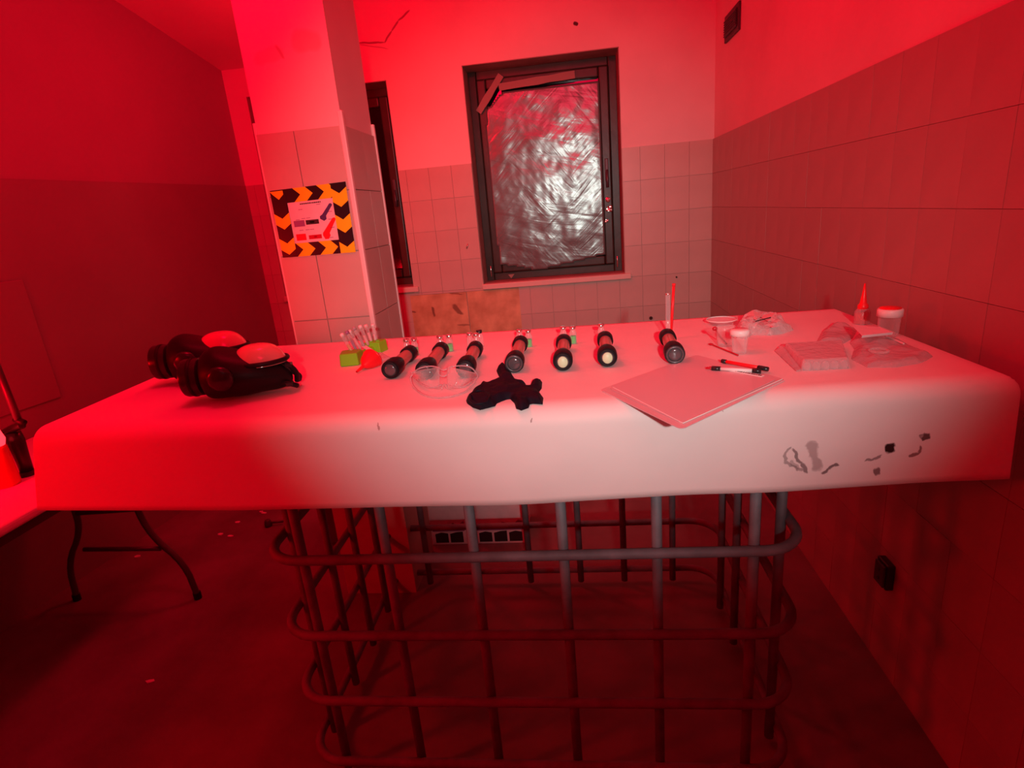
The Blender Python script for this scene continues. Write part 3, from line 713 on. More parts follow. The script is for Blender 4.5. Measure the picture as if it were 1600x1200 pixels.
chev_v(1 - tw, 1, .74, .93); chev_v(1 - tw, 1, .37, .56); chev_v(1 - tw, 1, .0, .165)
# printed figures on the sheet
def inner(u, v): return (tw + u * (1 - 2 * tw), tw + v * (1 - 2 * tw))
def ipoly(pts, m, name): sgpoly([inner(u, v) for u, v in pts], .0008, m, name, .0004)
def rect(u0, v0, u1, v1, m, name='printed_figure'): ipoly([(u0, v0), (u1, v0), (u1, v1), (u0, v1)], m, name)
rng = random.Random(5); u = .27
while u < .72:                                     # title line, unreadable in the photograph
    d = rng.uniform(.018, .035); rect(u, .925, u + d, .955, MT['ink'], 'printed_letter'); u += d + .010
for (u, v) in ((.22, .80), (.63, .88), (.86, .68), (.84, .50), (.86, .30), (.80, .06), (.12, .56), (.25, .58), (.36, .58), (.16, .30), (.30, .30), (.40, .30)):
    for k in range(3): rect(u + k * .03, v, u + k * .03 + .02, v + .018, MT['purple'], 'printed_letter')
rect(.06, .40, .30, .55, MT['purple']); rect(.33, .43, .62, .54, MT['ink']); rect(.42, .47, .52, .50, MT['white'])
rect(.06, .06, .28, .22, MT['red']); rect(.34, .07, .63, .17, MT['dark_red']); rect(.46, .11, .52, .13, MT['ink'])
ipoly([(.66, .54), (.74, .48), (.80, .52), (.80, .60), (.97, .84), (.95, .88), (.91, .88), (.72, .64), (.66, .60)], MT['blue'], 'printed_figure')
ipoly([(.66, .14), (.70, .04), (.78, .04), (.83, .12), (.82, .18), (1.0, .50), (.98, .54), (.93, .53), (.72, .26), (.67, .20)], MT['red'], 'printed_figure')

# ------------------------------------------------------------------ torches
def ax(a, b):     # matrix with local z along a->b, origin a
    d = (b - a).normalized(); q = d.to_track_quat('Z', 'Y'); return Matrix.Translation(a) @ q.to_matrix().to_4x4()
heads = [((612, 576), (643, 549)), ((664.8, 577), (691, 544)), ((728, 574), (744, 542.6)), ((804, 566), (814, 534)), ((879.4, 563), (881, 532)), ((948.8, 556.6), (945, 527.5)), ((1053.8, 552), (1041.6, 524))]
tl = ['black ended torch beside the red funnel, leftmost of the row', 'black ended torch behind the left lens of the goggles', 'black ended torch behind the right lens of the goggles',
      'black ended torch touching the black glove', 'torch with a yellow lit disc right of the glove, left of the two such', 'torch with a yellow lit disc in front of a lone clear vial',
      'black ended torch in front of the upright glass tube, rightmost of the row']
def torch(i):
    h, r = heads[i]; a = on_z(h[0], h[1], TZ2 + .0245); b = on_z(r[0], r[1], TZ2 + .0245)
    d = (b - a); ln = d.length; rz = math.atan2(d.y, d.x)
    t = thing('flashlight', tl[i], 'flashlight', (a.x, a.y, TZ2 + .0245), rz, 'clear barrelled torches in a row'); R = Matrix.Rotation(PI / 2, 4, 'Y'); dz = a - a
    hr = .0243
    new_obj('head', L([(.018, -.012), (hr - .001, -.013), (hr, -.008), (hr, .018), (hr * .97, .030), (.019, .050), (.018, .056)], 30, R, capa=True), MT['black_rubber'], t, smooth=True).modifiers.new('b', 'EDGE_SPLIT').split_angle = .6
    ls = new_obj('lens', L([(.0165, -.0125), (.0165, -.0145), (.010, -.016), (0.0, -.0165)], 24, R), MT['lens'], t, smooth=True)
    rg = new_obj('lens_ring', L([(.0165, -.0125), (.0165, -.0165), (.0205, -.0165), (.0215, -.0125)], 28, R, capa=False, capb=False), MT['grey_plastic'] if i in (3, 6) else MT['black_rubber'], t, smooth=True)
    if i in (4, 5):
        dsk = new_obj('led_disc', L([(.0125, -.0166), (.0120, -.0180), (0.0, -.0182)], 16, R @ Matrix.Scale(1.15, 4, (1, 0, 0))), MT['yellow_lens'], t, smooth=True); dsk['label'] = 'pale yellow disc'
    new_obj('barrel', L([(.0165, .054), (.0165, ln - .03)], 26, R, capa=False, capb=False), MT['red_barrel'], t, smooth=True)
    new_obj('battery_core', L([(.0095, .056), (.0095, ln - .04)], 18, R), MT['dark_red'], t, smooth=True)
    new_obj('coil', L([(.013, .07), (.014, .076), (.013, .082)], 18, R), MT['metal'], t, smooth=True)
    new_obj('tail_cap', L([(.0195, ln - .05), (.0215, ln - .045), (.0215, ln - .010), (.017, ln + .002), (.0, ln + .003)], 28, R), MT['black_rubber'], t, smooth=True)
for i in range(7): torch(i)

# ------------------------------------------------------------------ vials
def vial(px, py, lab, liquid, h=.052, r=.0105, capm='metal', name='glass_vial', fill=.45):
    p = on_z(px, py, TZ2); t = thing(name, lab, 'vial', p, group='vials standing behind the torches')
    new_obj('body', L([(r * .9, 0), (r, .002), (r, h * .62), (r * .72, h * .74), (r * .72, h * .86)], 20, capb=False), MT['glass'], t, smooth=True)
    new_obj('cap', L([(r * .82, h * .82), (r * .85, h * .84), (r * .85, h * .99), (r * .6, h)], 18), MT[capm], t, smooth=True)
    if liquid: new_obj('contents', L([(r * .86, .002), (r * .88, h * fill)], 18), MT[liquid], t)
    return t
V = [((638, 556), 'clear capped vial behind the leftmost torch', None), ((650, 555), 'vial of green powder right behind the leftmost torch', 'green_liquid'),
     ((690, 551), 'clear capped vial behind the second torch from left', None), ((704, 549), 'vial of green powder beside the second torch from left', 'green_liquid'),
     ((736, 546), 'clear vial, left one behind the third torch from left', None), ((746, 547), 'clear vial, middle one behind the third torch from left', None),
     ((813, 541), 'clear capped vial behind the torch that touches the glove', None), ((827, 542), 'vial of green powder behind the torch that touches the glove', 'green_liquid'),
     ((881, 537), 'clear capped vial behind the left yellow disc torch', None), ((896, 537), 'vial of green powder behind the left yellow disc torch', 'green_liquid'),
     ((940, 533), 'lone clear capped vial behind the right yellow disc torch', None)]
for (px, py), lab, lq_ in V: vial(px, py, lab, lq_)
vial(751, 542, 'dark capped clear vial at the back behind the third torch', None, capm='black_plastic')
p = on_z(1044, 531, TZ2)
t = thing('glass_tube', 'tall thin glass tube standing behind the rightmost torch', 'tube', p)
new_obj('tube_wall', L([(.003, 0), (.0065, .004), (.0065, .128), (.0065, .130)], 18, capb=False), MT['glass'], t, smooth=True)
new_obj('rim', L([(.0065, .127), (.0078, .129), (.0065, .131)], 18, capa=False, capb=False), MT['metal'], t, smooth=True)
a = on_z(1047, 531, TZ2) + Vector((.004, .012, 0)); b = on_y(1053, 443, a.y)
t = thing('red_stirrer', 'thin red translucent stirring stick leaning by the glass tube', 'stick', a)
new_obj('shaft', tube(bmesh.new(), [(0, 0, .003), (b - a) * .5, (b - a) * .97], .0040, 10), MT['red'], t, smooth=True)
new_obj('tip', tube(bmesh.new(), [(b - a) * .96, (b - a)], .0046, 10), MT['red'], t, smooth=True)

# ------------------------------------------------------------------ tube rack, tubes, pipette, funnel
c1, c2 = on_z(550, 568, TZ2), on_z(588, 549, TZ2)
t = thing('test_tube_rack', 'lime green plastic rack holding a row of small tubes', 'rack', (c1 + c2) / 2); oo = (c1 + c2) / 2
def gblock(c, wx, dx, h, rz):
    bm = bmesh.new(); R = Matrix.Rotation(rz, 3, 'Z'); pts = []
    for k in range(10):
        a = PI * k / 9; pts.append(R @ Vector((wx / 2 * math.cos(a), dx * .35 + dx * .2 * math.sin(a), 0)))
    pts += [R @ Vector((-wx * .42, -dx * .5, 0)), R @ Vector((wx * .42, -dx * .5, 0))]
    a_ = [bm.verts.new(p + c) for p in pts]; b_ = [bm.verts.new(Vector((p.x * .92, p.y * .92, 0)) + c + Vector((0, 0, h))) for p in pts]; n = len(pts)
    bm.faces.new(a_[::-1]); bm.faces.new(b_)
    for i in range(n): bm.faces.new((a_[i], a_[(i + 1) % n], b_[(i + 1) % n], b_[i]))
    return bm
new_obj('end_block', gblock(c1 - oo, .064, .062, .036, .15), MT['green'], t, bevel=.004)
new_obj('end_block', gblock(c2 - oo, .064, .055, .034, -.10), MT['green'], t, bevel=.004)
dirv = (c2 - c1).normalized()
new_obj('base', tube(bmesh.new(), [c1 - oo + Vector((0, 0, .012)), c2 - oo + Vector((0, 0, .012))], .0115, 8), MT['green'], t)
for k in (-.2, .35): new_obj('socket', L([(.0075, .034), (.0075, .037), (.0052, .037), (.0052, .034)], 14, Matrix.Translation(c2 - oo + Vector((k * .04, -.012, 0)))), MT['green'], t)
tops = [(533, 521, 542, 548), (541, 517, 548, 546), (545, 516, 552, 545), (552, 511, 557, 541), (562, 508, 566, 538), (571, 507, 575, 537), (582, 506, 587, 533)]
rl_ = ['yellowish', 'purple', 'pink capped', 'grey labelled', 'pale', 'pinkish white', 'thin clear']
mm = [mat('tube_fill_%s' % n.split()[0], c, .4) for n, c in zip(rl_, ((.8, .55, .2), (.35, .2, .35), (.8, .5, .5), (.45, .4, .42), (.75, .6, .55), (.85, .65, .65), (.8, .75, .75)))]
for i, (tx, ty, bx, by) in enumerate(tops):
    fr_ = i / 6; base = c1.lerp(c2, fr_ * .95 + .02) + Vector((0, .016, .026)); 
    topp = on_y(tx, ty, base.y + .004); d = topp - base; ln = min(d.length, .085)
    place = ['far left end', 'second place from the left', 'third place from the left', 'middle', 'third place from the right', 'second place from the right', 'far right end'][i]
    q = thing('sample_tube', '%s sample tube in the %s of the lime rack' % (rl_[i], place), 'tube', base, group='sample tubes in the lime rack', rot=d.to_track_quat('Z', 'Y').to_euler())
    new_obj('tube_wall', L([(.002, 0), (.0052, .006), (.0056, ln * .85)], 14, capb=False), MT['glass'], q, smooth=True)
    new_obj('contents', L([(.0018, .001), (.0042, .007), (.0042, ln * (.45 + .07 * (i % 3)))], 12), mm[i], q, smooth=True)
    new_obj('cap', L([(.0062, ln * .84), (.0062, ln * .97), (.004, ln)], 14), mm[i] if i % 2 else MT['white'], q, smooth=True)
a = on_z(557, 534, TZ2 + .036); b = on_z(600, 562, TZ2 + .010)
t = thing('plastic_scoop', 'white flat plastic scoop leaning across the lime rack', 'scoop', a)
dv = b - a; sd_ = Vector((-dv.y, dv.x, 0)).normalized()
new_obj('blade', quadprism([sd_ * .006, sd_ * -.006, dv * .75 - sd_ * .009, dv * .75 + sd_ * .009], (0, 0, .003)), MT['white'], t, bevel=.001)
new_obj('cup', quadprism([dv * .76 + sd_ * .012, dv * .76 - sd_ * .012, dv * 1.06 - sd_ * .016, dv * 1.06 + sd_ * .016], (0, 0, .008)), MT['clear2'], t, bevel=.002)
a = on_z(557, 581, TZ2 + .005); b = on_z(581, 561, TZ2 + .02)
t = thing('red_funnel', 'small bright red plastic funnel lying by the lime rack', 'funnel', a); mx = ax(Vector((0, 0, 0)), (b - a)); ln = (b - a).length
new_obj('stem', L([(.0028, 0), (.0045, .030), (.006, .034)], 16, mx, capa=False, capb=False), MT['red'], t, smooth=True)
new_obj('cone', L([(.006, .034), (.021, .052), (.027, .070), (.0285, .078)], 28, mx, capa=False, capb=False), MT['red'], t, smooth=True)
new_obj('rim', L([(.0285, .077), (.030, .078), (.030, .081), (.0275, .081)], 28, mx, capa=False, capb=False), MT['red'], t, smooth=True)

# ------------------------------------------------------------------ gas masks
def mask(canx, cany, endx, endy, lab, yaw_extra=0):
    a = on_z(canx, cany, TZ2); b = on_z(endx, endy, TZ2); d = b - a; d.z = 0; ln = d.length; rz = math.atan2(d.y, d.x)
    t = thing('gas_mask', lab, 'gas mask', (a.x, a.y, TZ2), rz, 'full face gas masks'); s = ln / .25
    R = Matrix.Rotation(PI / 2, 4, 'Y')
    T_ = lambda x, y, z: Matrix.Translation((x * s, y * s, z * s))
    can = new_obj('filter_canister', L([(.038 * s, 0), (.044 * s, .003 * s), (.046 * s, .008 * s), (.046 * s, .042 * s), (.041 * s, .046 * s), (.030 * s, .048 * s)], 36, T_(0, 0, .062) @ R), MT['black_plastic'], t, smooth=True)
    can.modifiers.new('b', 'EDGE_SPLIT').split_angle = .5
    new_obj('canister_ring', L([(.047 * s, .020 * s), (.0475 * s, .022 * s), (.0475 * s, .026 * s), (.047 * s, .028 * s)], 36, T_(0, 0, .062) @ R, capa=False, capb=False), MT['black_rubber'], can, smooth=True)
    # rubber face piece lofted along local x
    secs = [(.043, .062, .041, .041), (.056, .064, .054, .058), (.078, .067, .062, .066), (.106, .066, .068, .063), (.145, .058, .068, .054), (.175, .056, .060, .048), (.205, .050, .048, .040), (.228, .043, .034, .031), (.243, .038, .018, .020), (.250, .036, .006, .008)]
    bm = bmesh.new(); rings = []; n = 32
    for x_, zc, ry, rzv in secs:
        ring_ = []
        for k in range(n):
            an = 2 * PI * k / n; yy = ry * math.cos(an); zz = zc + rzv * math.sin(an)
            zz += .004 * noise.noise(Vector((x_ * 30, yy * 30, zz * 30)))
            ring_.append(bm.verts.new((x_ * s, yy * s, max(zz, 0.002) * s)))
        rings.append(ring_)
    for p_, q_ in zip(rings, rings[1:]):
        for k in range(n): bm.faces.new((p_[k], p_[(k + 1) % n], q_[(k + 1) % n], q_[k]))
    bm.faces.new(rings[0][::-1]); bm.faces.new(rings[-1])
    fp = new_obj('face_piece', bm, MT['black_rubber'], t, smooth=True); sb = fp.modifiers.new('s', 'SUBSURF'); sb.levels = 1; sb.render_levels = 2
    new_obj('speech_cover', L([(.030 * s, 0), (.030 * s, .008 * s), (.022 * s, .014 * s), (0, .016 * s)], 26, T_(.105, -.062, .066) @ Matrix.Rotation(PI / 2 + .15, 4, 'X')), MT['black_plastic'], t, smooth=True)
    # curved panoramic visor rising at the back
    bm = bmesh.new(); nu, nv = 32, 10; G = []
    vc = (.178, .004, .060); vr = (.068, .054, .076)
    for i in range(nu):
        th = 2 * PI * i / nu; row = []
        for j in range(nv + 1):
            ph = .22 + (PI / 2 - .22) * j / nv * .985
            flat = 1 - .12 * math.sin(ph) ** 4
            row.append(bm.verts.new(((vc[0] + vr[0] * math.cos(ph) * math.cos(th)) * s, (vc[1] + vr[1] * math.cos(ph) * math.sin(th)) * s, (vc[2] + vr[2] * math.sin(ph) * flat) * s)))
        G.append(row)
    for i in range(nu):
        for j in range(nv): bm.faces.new((G[i][j], G[(i + 1) % nu][j], G[(i + 1) % nu][j + 1], G[i][j + 1]))
    vz = new_obj('visor', bm, MT['visor'], t, smooth=True); vz['label'] = 'curved visor with the red light it catches in its colour'; 
    new_obj('visor_rim', tube(bmesh.new(), [Vector(((.178 + .067 * math.cos(2 * PI * i / 32)) * s, (.004 + .054 * math.sin(2 * PI * i / 32)) * s, .084 * s)) for i in range(32)], .0055 * s, 8, closed=True), MT['black_rubber'], t, smooth=True)
    for k, (y_, z_) in enumerate(((-.022, .030), (.022, .055), (.0, .082))):
        new_obj('strap', tube(bmesh.new(), smoothpath([(.225 * s, y_ * s, z_ * s), (.250 * s, (y_ - .008) * s, (z_ * .8) * s), (.262 * s, (y_ - .002) * s, (z_ * .55) * s), (.255 * s, (y_ + .012) * s, .012 * s + z_ * .1)]), .0065 * s, 8), MT['black_rubber'], t, smooth=True)
        new_obj('buckle', B((.247 * s, (y_ - .006) * s, z_ * .82 * s), (.016 * s, .020 * s, .010 * s)), MT['black_plastic'], t, bevel=.002)
    return t
mask(298, 629, 462, 609, 'black full face gas mask lying in front, nearest to the camera')
mask(251, 601, 400, 583, 'black full face gas mask lying behind the other one')

# ------------------------------------------------------------------ goggles
g0 = on_z(693, 603, TZ2); t = thing('safety_goggles', 'clear wraparound safety goggles in front of the torches', 'goggles', g0)
R2 = lambda px, py, z: on_z(px, py, TZ2 + z) - g0
def arc_lens(side):
    bm = bmesh.new(); nu = 14; G = []
    for i in range(nu + 1):
        u = i / nu; px = 693 + side * (6 + 46 * u); top = 573 + 2 * math.sin(u * PI) + 10 * u * u; bot = 612 - 26 * u * u - 6 * (1 - u)
        row = []
        for j in range(7):
            v_ = j / 6; z = .042 * (1 - v_) + .004
            p_ = on_z(px, top + (bot - top) * v_, TZ2 + z) - g0; row.append(bm.verts.new(p_))
        G.append(row)
    for i in range(nu):
        for j in range(6): bm.faces.new((G[i][j], G[i + 1][j], G[i + 1][j + 1], G[i][j + 1]))
    o = new_obj('lens', bm, MT['clear'], t, smooth=True); q = o.modifiers.new('t', 'SOLIDIFY'); q.thickness = .0018; return o
arc_lens(-1); arc_lens(1)
new_obj('brow_rim', tube(bmesh.new(), smoothpath([R2(641, 590, .02), R2(650, 577, .04), R2(668, 572, .044), R2(684, 573, .044), R2(693, 580, .04), R2(702, 573, .044), R2(722, 571, .044), R2(738, 574, .04), R2(747, 588, .02)]), .0017, 8), MT['clear2'], t, smooth=True)
new_obj('lower_rim', tube(bmesh.new(), smoothpath([R2(641, 590, .02), R2(644, 603, .006), R2(660, 617, .003), R2(683, 622, .003), R2(710, 619, .003), R2(733, 610, .003), R2(747, 588, .02)]), .0022, 8), MT['clear2'], t, smooth=True)
new_obj('nose_bridge', tube(bmesh.new(), smoothpath([R2(684, 578, .038), R2(686, 586, .03), R2(693, 589, .026), R2(700, 585, .03), R2(702, 576, .038)]), .0022, 8), MT['clear2'], t, smooth=True)
for pts in (((652, 590), (656, 600), (676, 607), (690, 601)), ((741, 590), (736, 600), (718, 607), (697, 601))):
    new_obj('temple', tube(bmesh.new(), smoothpath([R2(px, py, .012) for px, py in pts]), .0021, 8), MT['clear2'], t, smooth=True)
new_obj('nose_pad', tube(bmesh.new(), smoothpath([R2(690, 607, .004), R2(694, 599, .010), R2(699, 606, .004)]), .003, 8), MT['clear'], t, smooth=True)

# ------------------------------------------------------------------ glove
go = [(640, 900), (700, 820), (770, 780), (800, 730), (870, 700), (890, 720), (1000, 690), (1020, 640), (1000, 600), (985, 560), (1050, 505), (1100, 530), (1140, 560), (1180, 640), (1220, 690), (1310, 700), (1320, 715), (1270, 725), (1300, 750), (1360, 760), (1370, 725), (1440, 710), (1460, 685), (1505, 690), (1500, 760), (1470, 800), (1520, 870), (1510, 940), (1370, 930), (1350, 980), (1270, 1010), (1210, 990), (1190, 930), (1140, 880), (1090, 890), (990, 930), (970, 960), (800, 1005), (720, 980), (650, 930)]
gp = [on_z(640 + x / 7.2727, 500 + y / 7.2727, TZ2 + .004) for x, y in go]; gc = sum(gp, Vector()) / len(gp)
t = thing('rubber_glove', 'crumpled black rubber glove with spread fingers below the fourth torch', 'glove', (gc.x, gc.y, TZ2))
fn = lambda x, y: .5 + .6 * noise.noise(Vector((x * 24, y * 20, 2))) + .18 * noise.noise(Vector((x * 60, y * 50, 5)))
new_obj('glove_body', relief([(p.x - gc.x, p.y - gc.y) for p in gp], .015, .0030, .014, fn), MT['glove'], t, smooth=True)
ck = [on_z(px, py, TZ2 + .016) - Vector((gc.x, gc.y, TZ2)) for px, py in ((735, 617), (745, 610), (757, 612), (765, 620), (758, 630), (743, 632), (735, 625))]
new_obj('cuff_roll', tube(bmesh.new(), ck, .0035, 8, closed=True), MT['glove'], t, smooth=True)

# ------------------------------------------------------------------ folder, pens, spoons, cups, wrap
Lp, Bp, Rp = on_z(938, 610, TZ2 + .001), on_z(1065, 672, TZ2 + .001), on_z(1228, 594, TZ2 + .001)
Qp = Lp + (Rp - Bp) * .98
t = thing('document_folder', 'pink tinted plastic document folder overhanging the front edge', 'folder', Bp)
def rounded(pts, r=.012):
    out = []
    for i, p in enumerate(pts):
        a, b = pts[i - 1], pts[(i + 1) % len(pts)]; ua = (a - p).normalized(); ub = (b - p).normalized()
        for k in range(5):
            s = k / 4; out.append((p + ua * r) * (1 - s) ** 2 + p * 2 * s * (1 - s) + (p + ub * r) * s ** 2)
    return out
z3 = Vector((0, 0, 0))
new_obj('back_sheet', quadprism(rounded([p - Bp for p in (Lp, Bp, Rp, Qp)]), (0, 0, .0016)), MT['folder'], t)
cen = (Lp + Bp + Rp + Qp) / 4
new_obj('front_sheet', quadprism(rounded([(p - Bp).lerp(cen - Bp, .10) + Vector((0, 0, .0024)) for p in (Lp, Bp, Rp, Qp)]), (0, 0, .0009)), MT['folder'], t)
new_obj('fold_line', tube(bmesh.new(), [(Lp - Bp).lerp(cen - Bp, .08) + Vector((.012, .008, .003)), (z3).lerp(cen - Bp, .10) + Vector((0, 0, .003)), (Rp - Bp).lerp(cen - Bp, .04) + Vector((0, 0, .003))], .0011, 6), MT['white'], t)
def stick(name, lab, cat, a, b, z, parts):
    p, q = on_z(*a, TZ2 + z), on_z(*b, TZ2 + z); t = thing(name, lab, cat, p); d = q - p
    for nm, s0, s1, r, m in parts: new_obj(nm, tube(bmesh.new(), [d * s0, d * (s0 + s1) / 2, d * s1], r, 10), MT[m], t, smooth=True)
    return t
stick('marker_pen', 'red barrelled marker pen with a black cap across the folder', 'pen', (1128, 564), (1200, 577), .0085, [('cap', 0.0, .10, .0048, 'black_plastic'), ('barrel', .08, .86, .0040, 'red'), ('end_cap', .80, 1.0, .0052, 'black_plastic')])
stick('marker_pen', 'white barrelled marker pen with a slanted black nib, lying in front of the red one', 'pen', (1104, 575), (1190, 580), .0085, [('nib', 0.0, .12, .0026, 'dark_red'), ('cap', .10, .26, .0055, 'black_plastic'), ('barrel', .26, .84, .0040, 'white'), ('end_cap', .84, .99, .0055, 'black_plastic')])
p = on_z(1130, 577, TZ2 + .0045); q = on_z(1192, 588, TZ2 + .0045); dv = q - p; sd_ = Vector((-dv.y, dv.x, 0)).normalized() * .0055
t = thing('printed_strip', 'narrow white ruler strip with black print below the pens', 'ruler', p)
new_obj('strip', quadprism([sd_, -sd_, dv - sd_, dv + sd_], (0, 0, .0012)), MT['white'], t)
rng = random.Random(9); u = .06
while u < .94:
    wd_ = rng.uniform(.015, .04); c = dv * u; e_ = dv * (u + wd_)
    new_obj('printed_letter', quadprism([c + sd_ * .5 + Vector((0, 0, .0013)), c - sd_ * .5 + Vector((0, 0, .0013)), e_ - sd_ * .5 + Vector((0, 0, .0013)), e_ + sd_ * .5 + Vector((0, 0, .0013))], (0, 0, .0003)), MT['ink'], t); u += wd_ + rng.uniform(.012, .03)
def spoon(a, b, z0, z1, lab):
    p, q = on_z(*a, TZ2 + z0), on_z(*b, TZ2 + z1); t = thing('red_spoon', lab, 'spoon', p, group='small red spoons'); d = q - p
    bm = bmesh.new(); bmesh.ops.create_uvsphere(bm, u_segments=14, v_segments=8, radius=1, matrix=Matrix.Rotation(math.atan2(d.y, d.x), 4, 'Z') @ Matrix.Diagonal((.009, .006, .0028, 1)))
    new_obj('bowl', bm, MT['dark_red'], t, smooth=True)
    new_obj('handle', tube(bmesh.new(), smoothpath([d * .08, d * .4 - Vector((0, 0, .0015 if z0 > .01 else 0)), d]), .0022, 8), MT['dark_red'], t, smooth=True)
spoon((1111, 538), (1153, 555), .0030, .0030, 'small dark red spoon lying flat in front of the clear cup')
def cup(px, py, r, h, lab, lid):
    c = on_z(px, py, TZ2); t = thing('sample_cup', lab, 'cup', c)
    new_obj('cup_wall', L([(.001, .001), (r * .78, .001), (r * .80, .003), (r, h), (r * 1.04, h + .002), (r * .97, h + .001)], 28, capa=True, capb=False), MT['clear'], t, smooth=True)
    if lid: new_obj('lid', L([(r * 1.02, h - .006), (r * 1.10, h - .006), (r * 1.10, h + .006), (r * .95, h + .009), (0, h + .008)], 28), MT['white'], t, smooth=True)['label'] = 'white screw lid'
    return t, c
t, c = cup(1133, 540, .024, .050, 'open clear cup with a red spoon in it', False)
t, c2_ = cup(1155, 552, .021, .052, 'small clear cup with a white lid', True)
sp_ = thing('red_spoon', 'small red spoon standing inside the open clear cup', 'spoon', c + Vector((0, 0, .004)), group=None)
dd = on_y(1117, 516, c.y) - c
new_obj('handle', tube(bmesh.new(), [(.004, 0, .0), dd * .5, dd * .9], .0018, 8), MT['dark_red'], sp_, smooth=True)
bm = bmesh.new(); bmesh.ops.create_uvsphere(bm, u_segments=14, v_segments=8, radius=1, matrix=Matrix.Translation(dd) @ Matrix.Diagonal((.007, .004, .006, 1)))
new_obj('bowl', bm, MT['dark_red'], sp_, smooth=True)
c = on_z(1127, 506, TZ2); t = thing('glass_dish', 'shallow clear dish near the back edge behind the open cup', 'dish', c)
new_obj('dish_wall', L([(.001, .001), (.030, .001), (.042, .012), (.044, .013)], 30, capb=False), MT['clear2'], t, smooth=True)
new_obj('dish_rim', L([(.043, .012), (.0455, .013), (.0455, .015), (.043, .0155)], 30, capa=False, capb=False), MT['white'], t, smooth=True)
def crumple(name, lab, cat, outline, h, m, step=.005, edge=.012, fx=30):
    pp = [on_z(x, y, TZ2 + .002) for x, y in outline]; c = sum(pp, Vector()) / len(pp)
    t = thing(name, lab, cat, (c.x, c.y, TZ2))
    f = lambda x, y: .5 + .8 * noise.noise(Vector((x * fx + c.x * 9, y * fx, 2))) + .25 * noise.noise(Vector((x * fx * 2.2, y * fx * 2, 7)))
    new_obj('sheet', relief([(p.x - c.x, p.y - c.y) for p in pp], h, step, edge, f), MT[m], t); return t, c
t, c = crumple('crumpled_wrapper', 'crumpled clear wrapper heap near the back edge', 'wrapper', [(1150, 515), (1158, 502), (1175, 498), (1205, 500), (1222, 505), (1240, 515), (1225, 520), (1205, 523), (1175, 522), (1163, 530), (1150, 527)], .026, 'crinkle', .005, .016, 26)
for i, (pts, h0) in enumerate((([(1163, 492), (1176, 485), (1192, 492), (1182, 500)], .030), ([(1186, 494), (1212, 488), (1220, 497), (1200, 502)], .028), ([(1172, 508), (1184, 505), (1180, 514)], .018), ([(1193, 505), (1212, 501), (1222, 510), (1206, 512)], .020))):
    cc = sum([on_z(x, y, TZ2 + h0) for x, y in pts], Vector()) / len(pts)
    new_obj('folded_corner', quadprism([on_z(x, y, TZ2 + h0 + .008 * ((k % 2) - .5)) - Vector((c.x, c.y, TZ2)) for k, (x, y) in enumerate(pts)], (0, 0, .0008)), MT['white'] if i != 3 else MT['paper'], t)
new_obj('dark_edge', tube(bmesh.new(), [on_z(1181, 502, TZ2 + .034) - Vector((c.x, c.y, TZ2)), on_z(1204, 496, TZ2 + .034) - Vector((c.x, c.y, TZ2))], .0016, 6), MT['ink'], t)
# blister tray
tl_, tr_, br_, bl_ = on_z(1222, 545, TZ2 + .004), on_z(1318, 540, TZ2 + .004), on_z(1330, 573, TZ2 + .004), on_z(1252, 577, TZ2 + .004)
c = (tl_ + tr_ + br_ + bl_) / 4; c.z = TZ2; t = thing('blister_tray', 'clear plastic tray with a row of round pockets', 'tray', c)
sh = [p - c for p in (bl_, br_, tr_, tl_)]
bm = bmesh.new(); bot = [bm.verts.new((p.x, p.y, 0)) for p in sh]; topv = [bm.verts.new((p.x * .90, p.y * .88, .022)) for p in sh]
bm.faces.new(topv)
for i in range(4): bm.faces.new((bot[i], bot[(i + 1) % 4], topv[(i + 1) % 4], topv[i]))
new_obj('tray_shell', bm, MT['clear2'], t, bevel=.004)
for i in range(5):
    p_ = sh[0].lerp(sh[1], .12 + i * .19); p_ = p_ * .97
    new_obj('pocket', L([(.0085, 0), (.0085, .010), (.006, .017), (0, .019)], 18, Matrix.Translation((p_.x, p_.y + .004, .0))), MT['clear'], t, smooth=True)
lid_ = [p * 1.05 + Vector((0, .02, 0)) for p in sh]
new_obj('open_flap', quadprism([Vector((sh[3].x - .02, sh[3].y - .01, .002)), Vector((sh[0].x - .012, sh[0].y - .005, .002)), Vector((sh[0].x, sh[0].y, .003)), Vector((sh[3].x, sh[3].y, .012))], (0, 0, .001)), MT['clear2'], t)
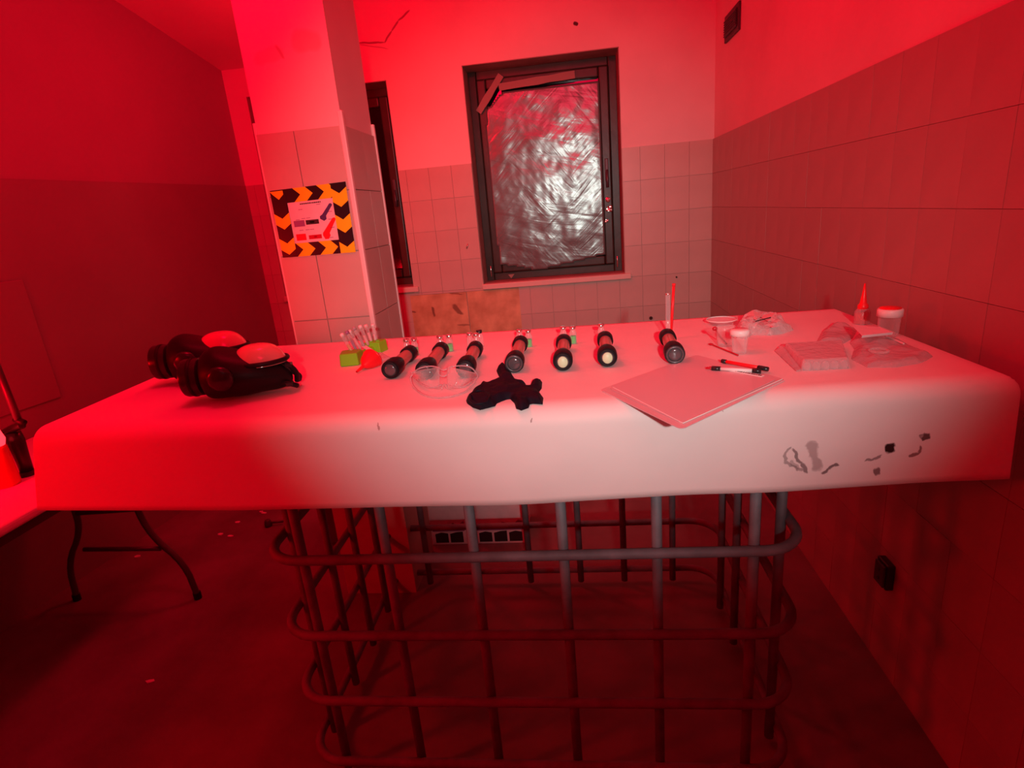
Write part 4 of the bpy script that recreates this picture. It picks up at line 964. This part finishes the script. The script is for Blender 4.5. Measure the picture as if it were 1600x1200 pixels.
# zip bags
t, c = crumple('zip_bag', 'transparent zip bag with a ring inside, lying right of the tray', 'bag', [(1330, 560), (1335, 545), (1328, 535), (1340, 522), (1400, 530), (1435, 545), (1458, 556), (1440, 566), (1400, 573), (1355, 573)], .012, 'clear2', .006, .02, 22)
new_obj('ring', tube(bmesh.new(), [Vector((on_z(1372, 560, TZ2).x - c.x + .018 * math.cos(a), on_z(1372, 560, TZ2).y - c.y + .018 * math.sin(a), .018)) for a in [k * PI / 12 for k in range(24)]], .003, 8, closed=True), MT['clear'], t, smooth=True)
new_obj('zip_strip', tube(bmesh.new(), [on_z(1385, 526, TZ2 + .012) - Vector((c.x, c.y, TZ2)), on_z(1412, 537, TZ2 + .012) - Vector((c.x, c.y, TZ2))], .0022, 6), MT['white'], t)
crumple('plastic_pouch', 'flat clear pouch behind the tray and the zip bag', 'pouch', [(1275, 535), (1285, 517), (1300, 508), (1326, 507), (1340, 515), (1332, 528), (1318, 536)], .010, 'clear2', .006, .02, 18)
q = [on_z(x, y, TZ2 + .030) for x, y in ((1330, 508), (1375, 512), (1395, 520), (1347, 525))]; c = sum(q, Vector()) / 4
t = thing('paper_slip', 'stiff pink paper slip propped on the zip bag below the red bottle', 'paper', (c.x, c.y, c.z))
new_obj('sheet', quadprism([p - c for p in (q[0], q[3], q[2], q[1])], (0, 0, .0012)), MT['paper'], t)
new_obj('fold', quadprism([q[3] - c, q[2] - c, q[2] - c + Vector((0, .002, -.005)), q[3] - c + Vector((0, .002, -.005))], (0, .001, 0)), MT['paper'], t)
# squeeze bottle and jar at the right edge
c = on_z(1346, 506, TZ2); c.x = min(c.x, TX1 - .026); t = thing('squeeze_bottle', 'small clear squeeze bottle with a tall red nozzle at the right edge', 'bottle', c)
new_obj('body', L([(.018, 0), (.020, .003), (.020, .034), (.014, .042), (.012, .046)], 24, capb=False), MT['clear2'], t, smooth=True)
new_obj('liquid', L([(.0175, .002), (.0175, .030)], 20), MT['red'], t)
nz_ = new_obj('nozzle', L([(.0135, .040), (.0135, .052), (.009, .058), (.0045, .090), (.002, .112)], 20), MT['red'], t, smooth=True)
c = on_z(1387, 524, TZ2); c.x = min(c.x, TX1 - .028); t = thing('screw_jar', 'clear plastic jar with a white screw lid and red top, right edge', 'jar', c)
r = .0255
new_obj('body', L([(.001, .001), (r * .86, .001), (r * .9, .004), (r, .048), (r, .052)], 30, capb=False), MT['clear'], t, smooth=True)
new_obj('lid', L([(r * 1.02, .050), (r * 1.13, .050), (r * 1.13, .066), (r * 1.05, .069), (0, .069)], 32), MT['white'], t, smooth=True)
new_obj('lid_label', L([(r * .95, .0692), (r * .93, .0715), (0, .072)], 28), MT['red'], t, smooth=True)['label'] = 'flat red disc on the lid'
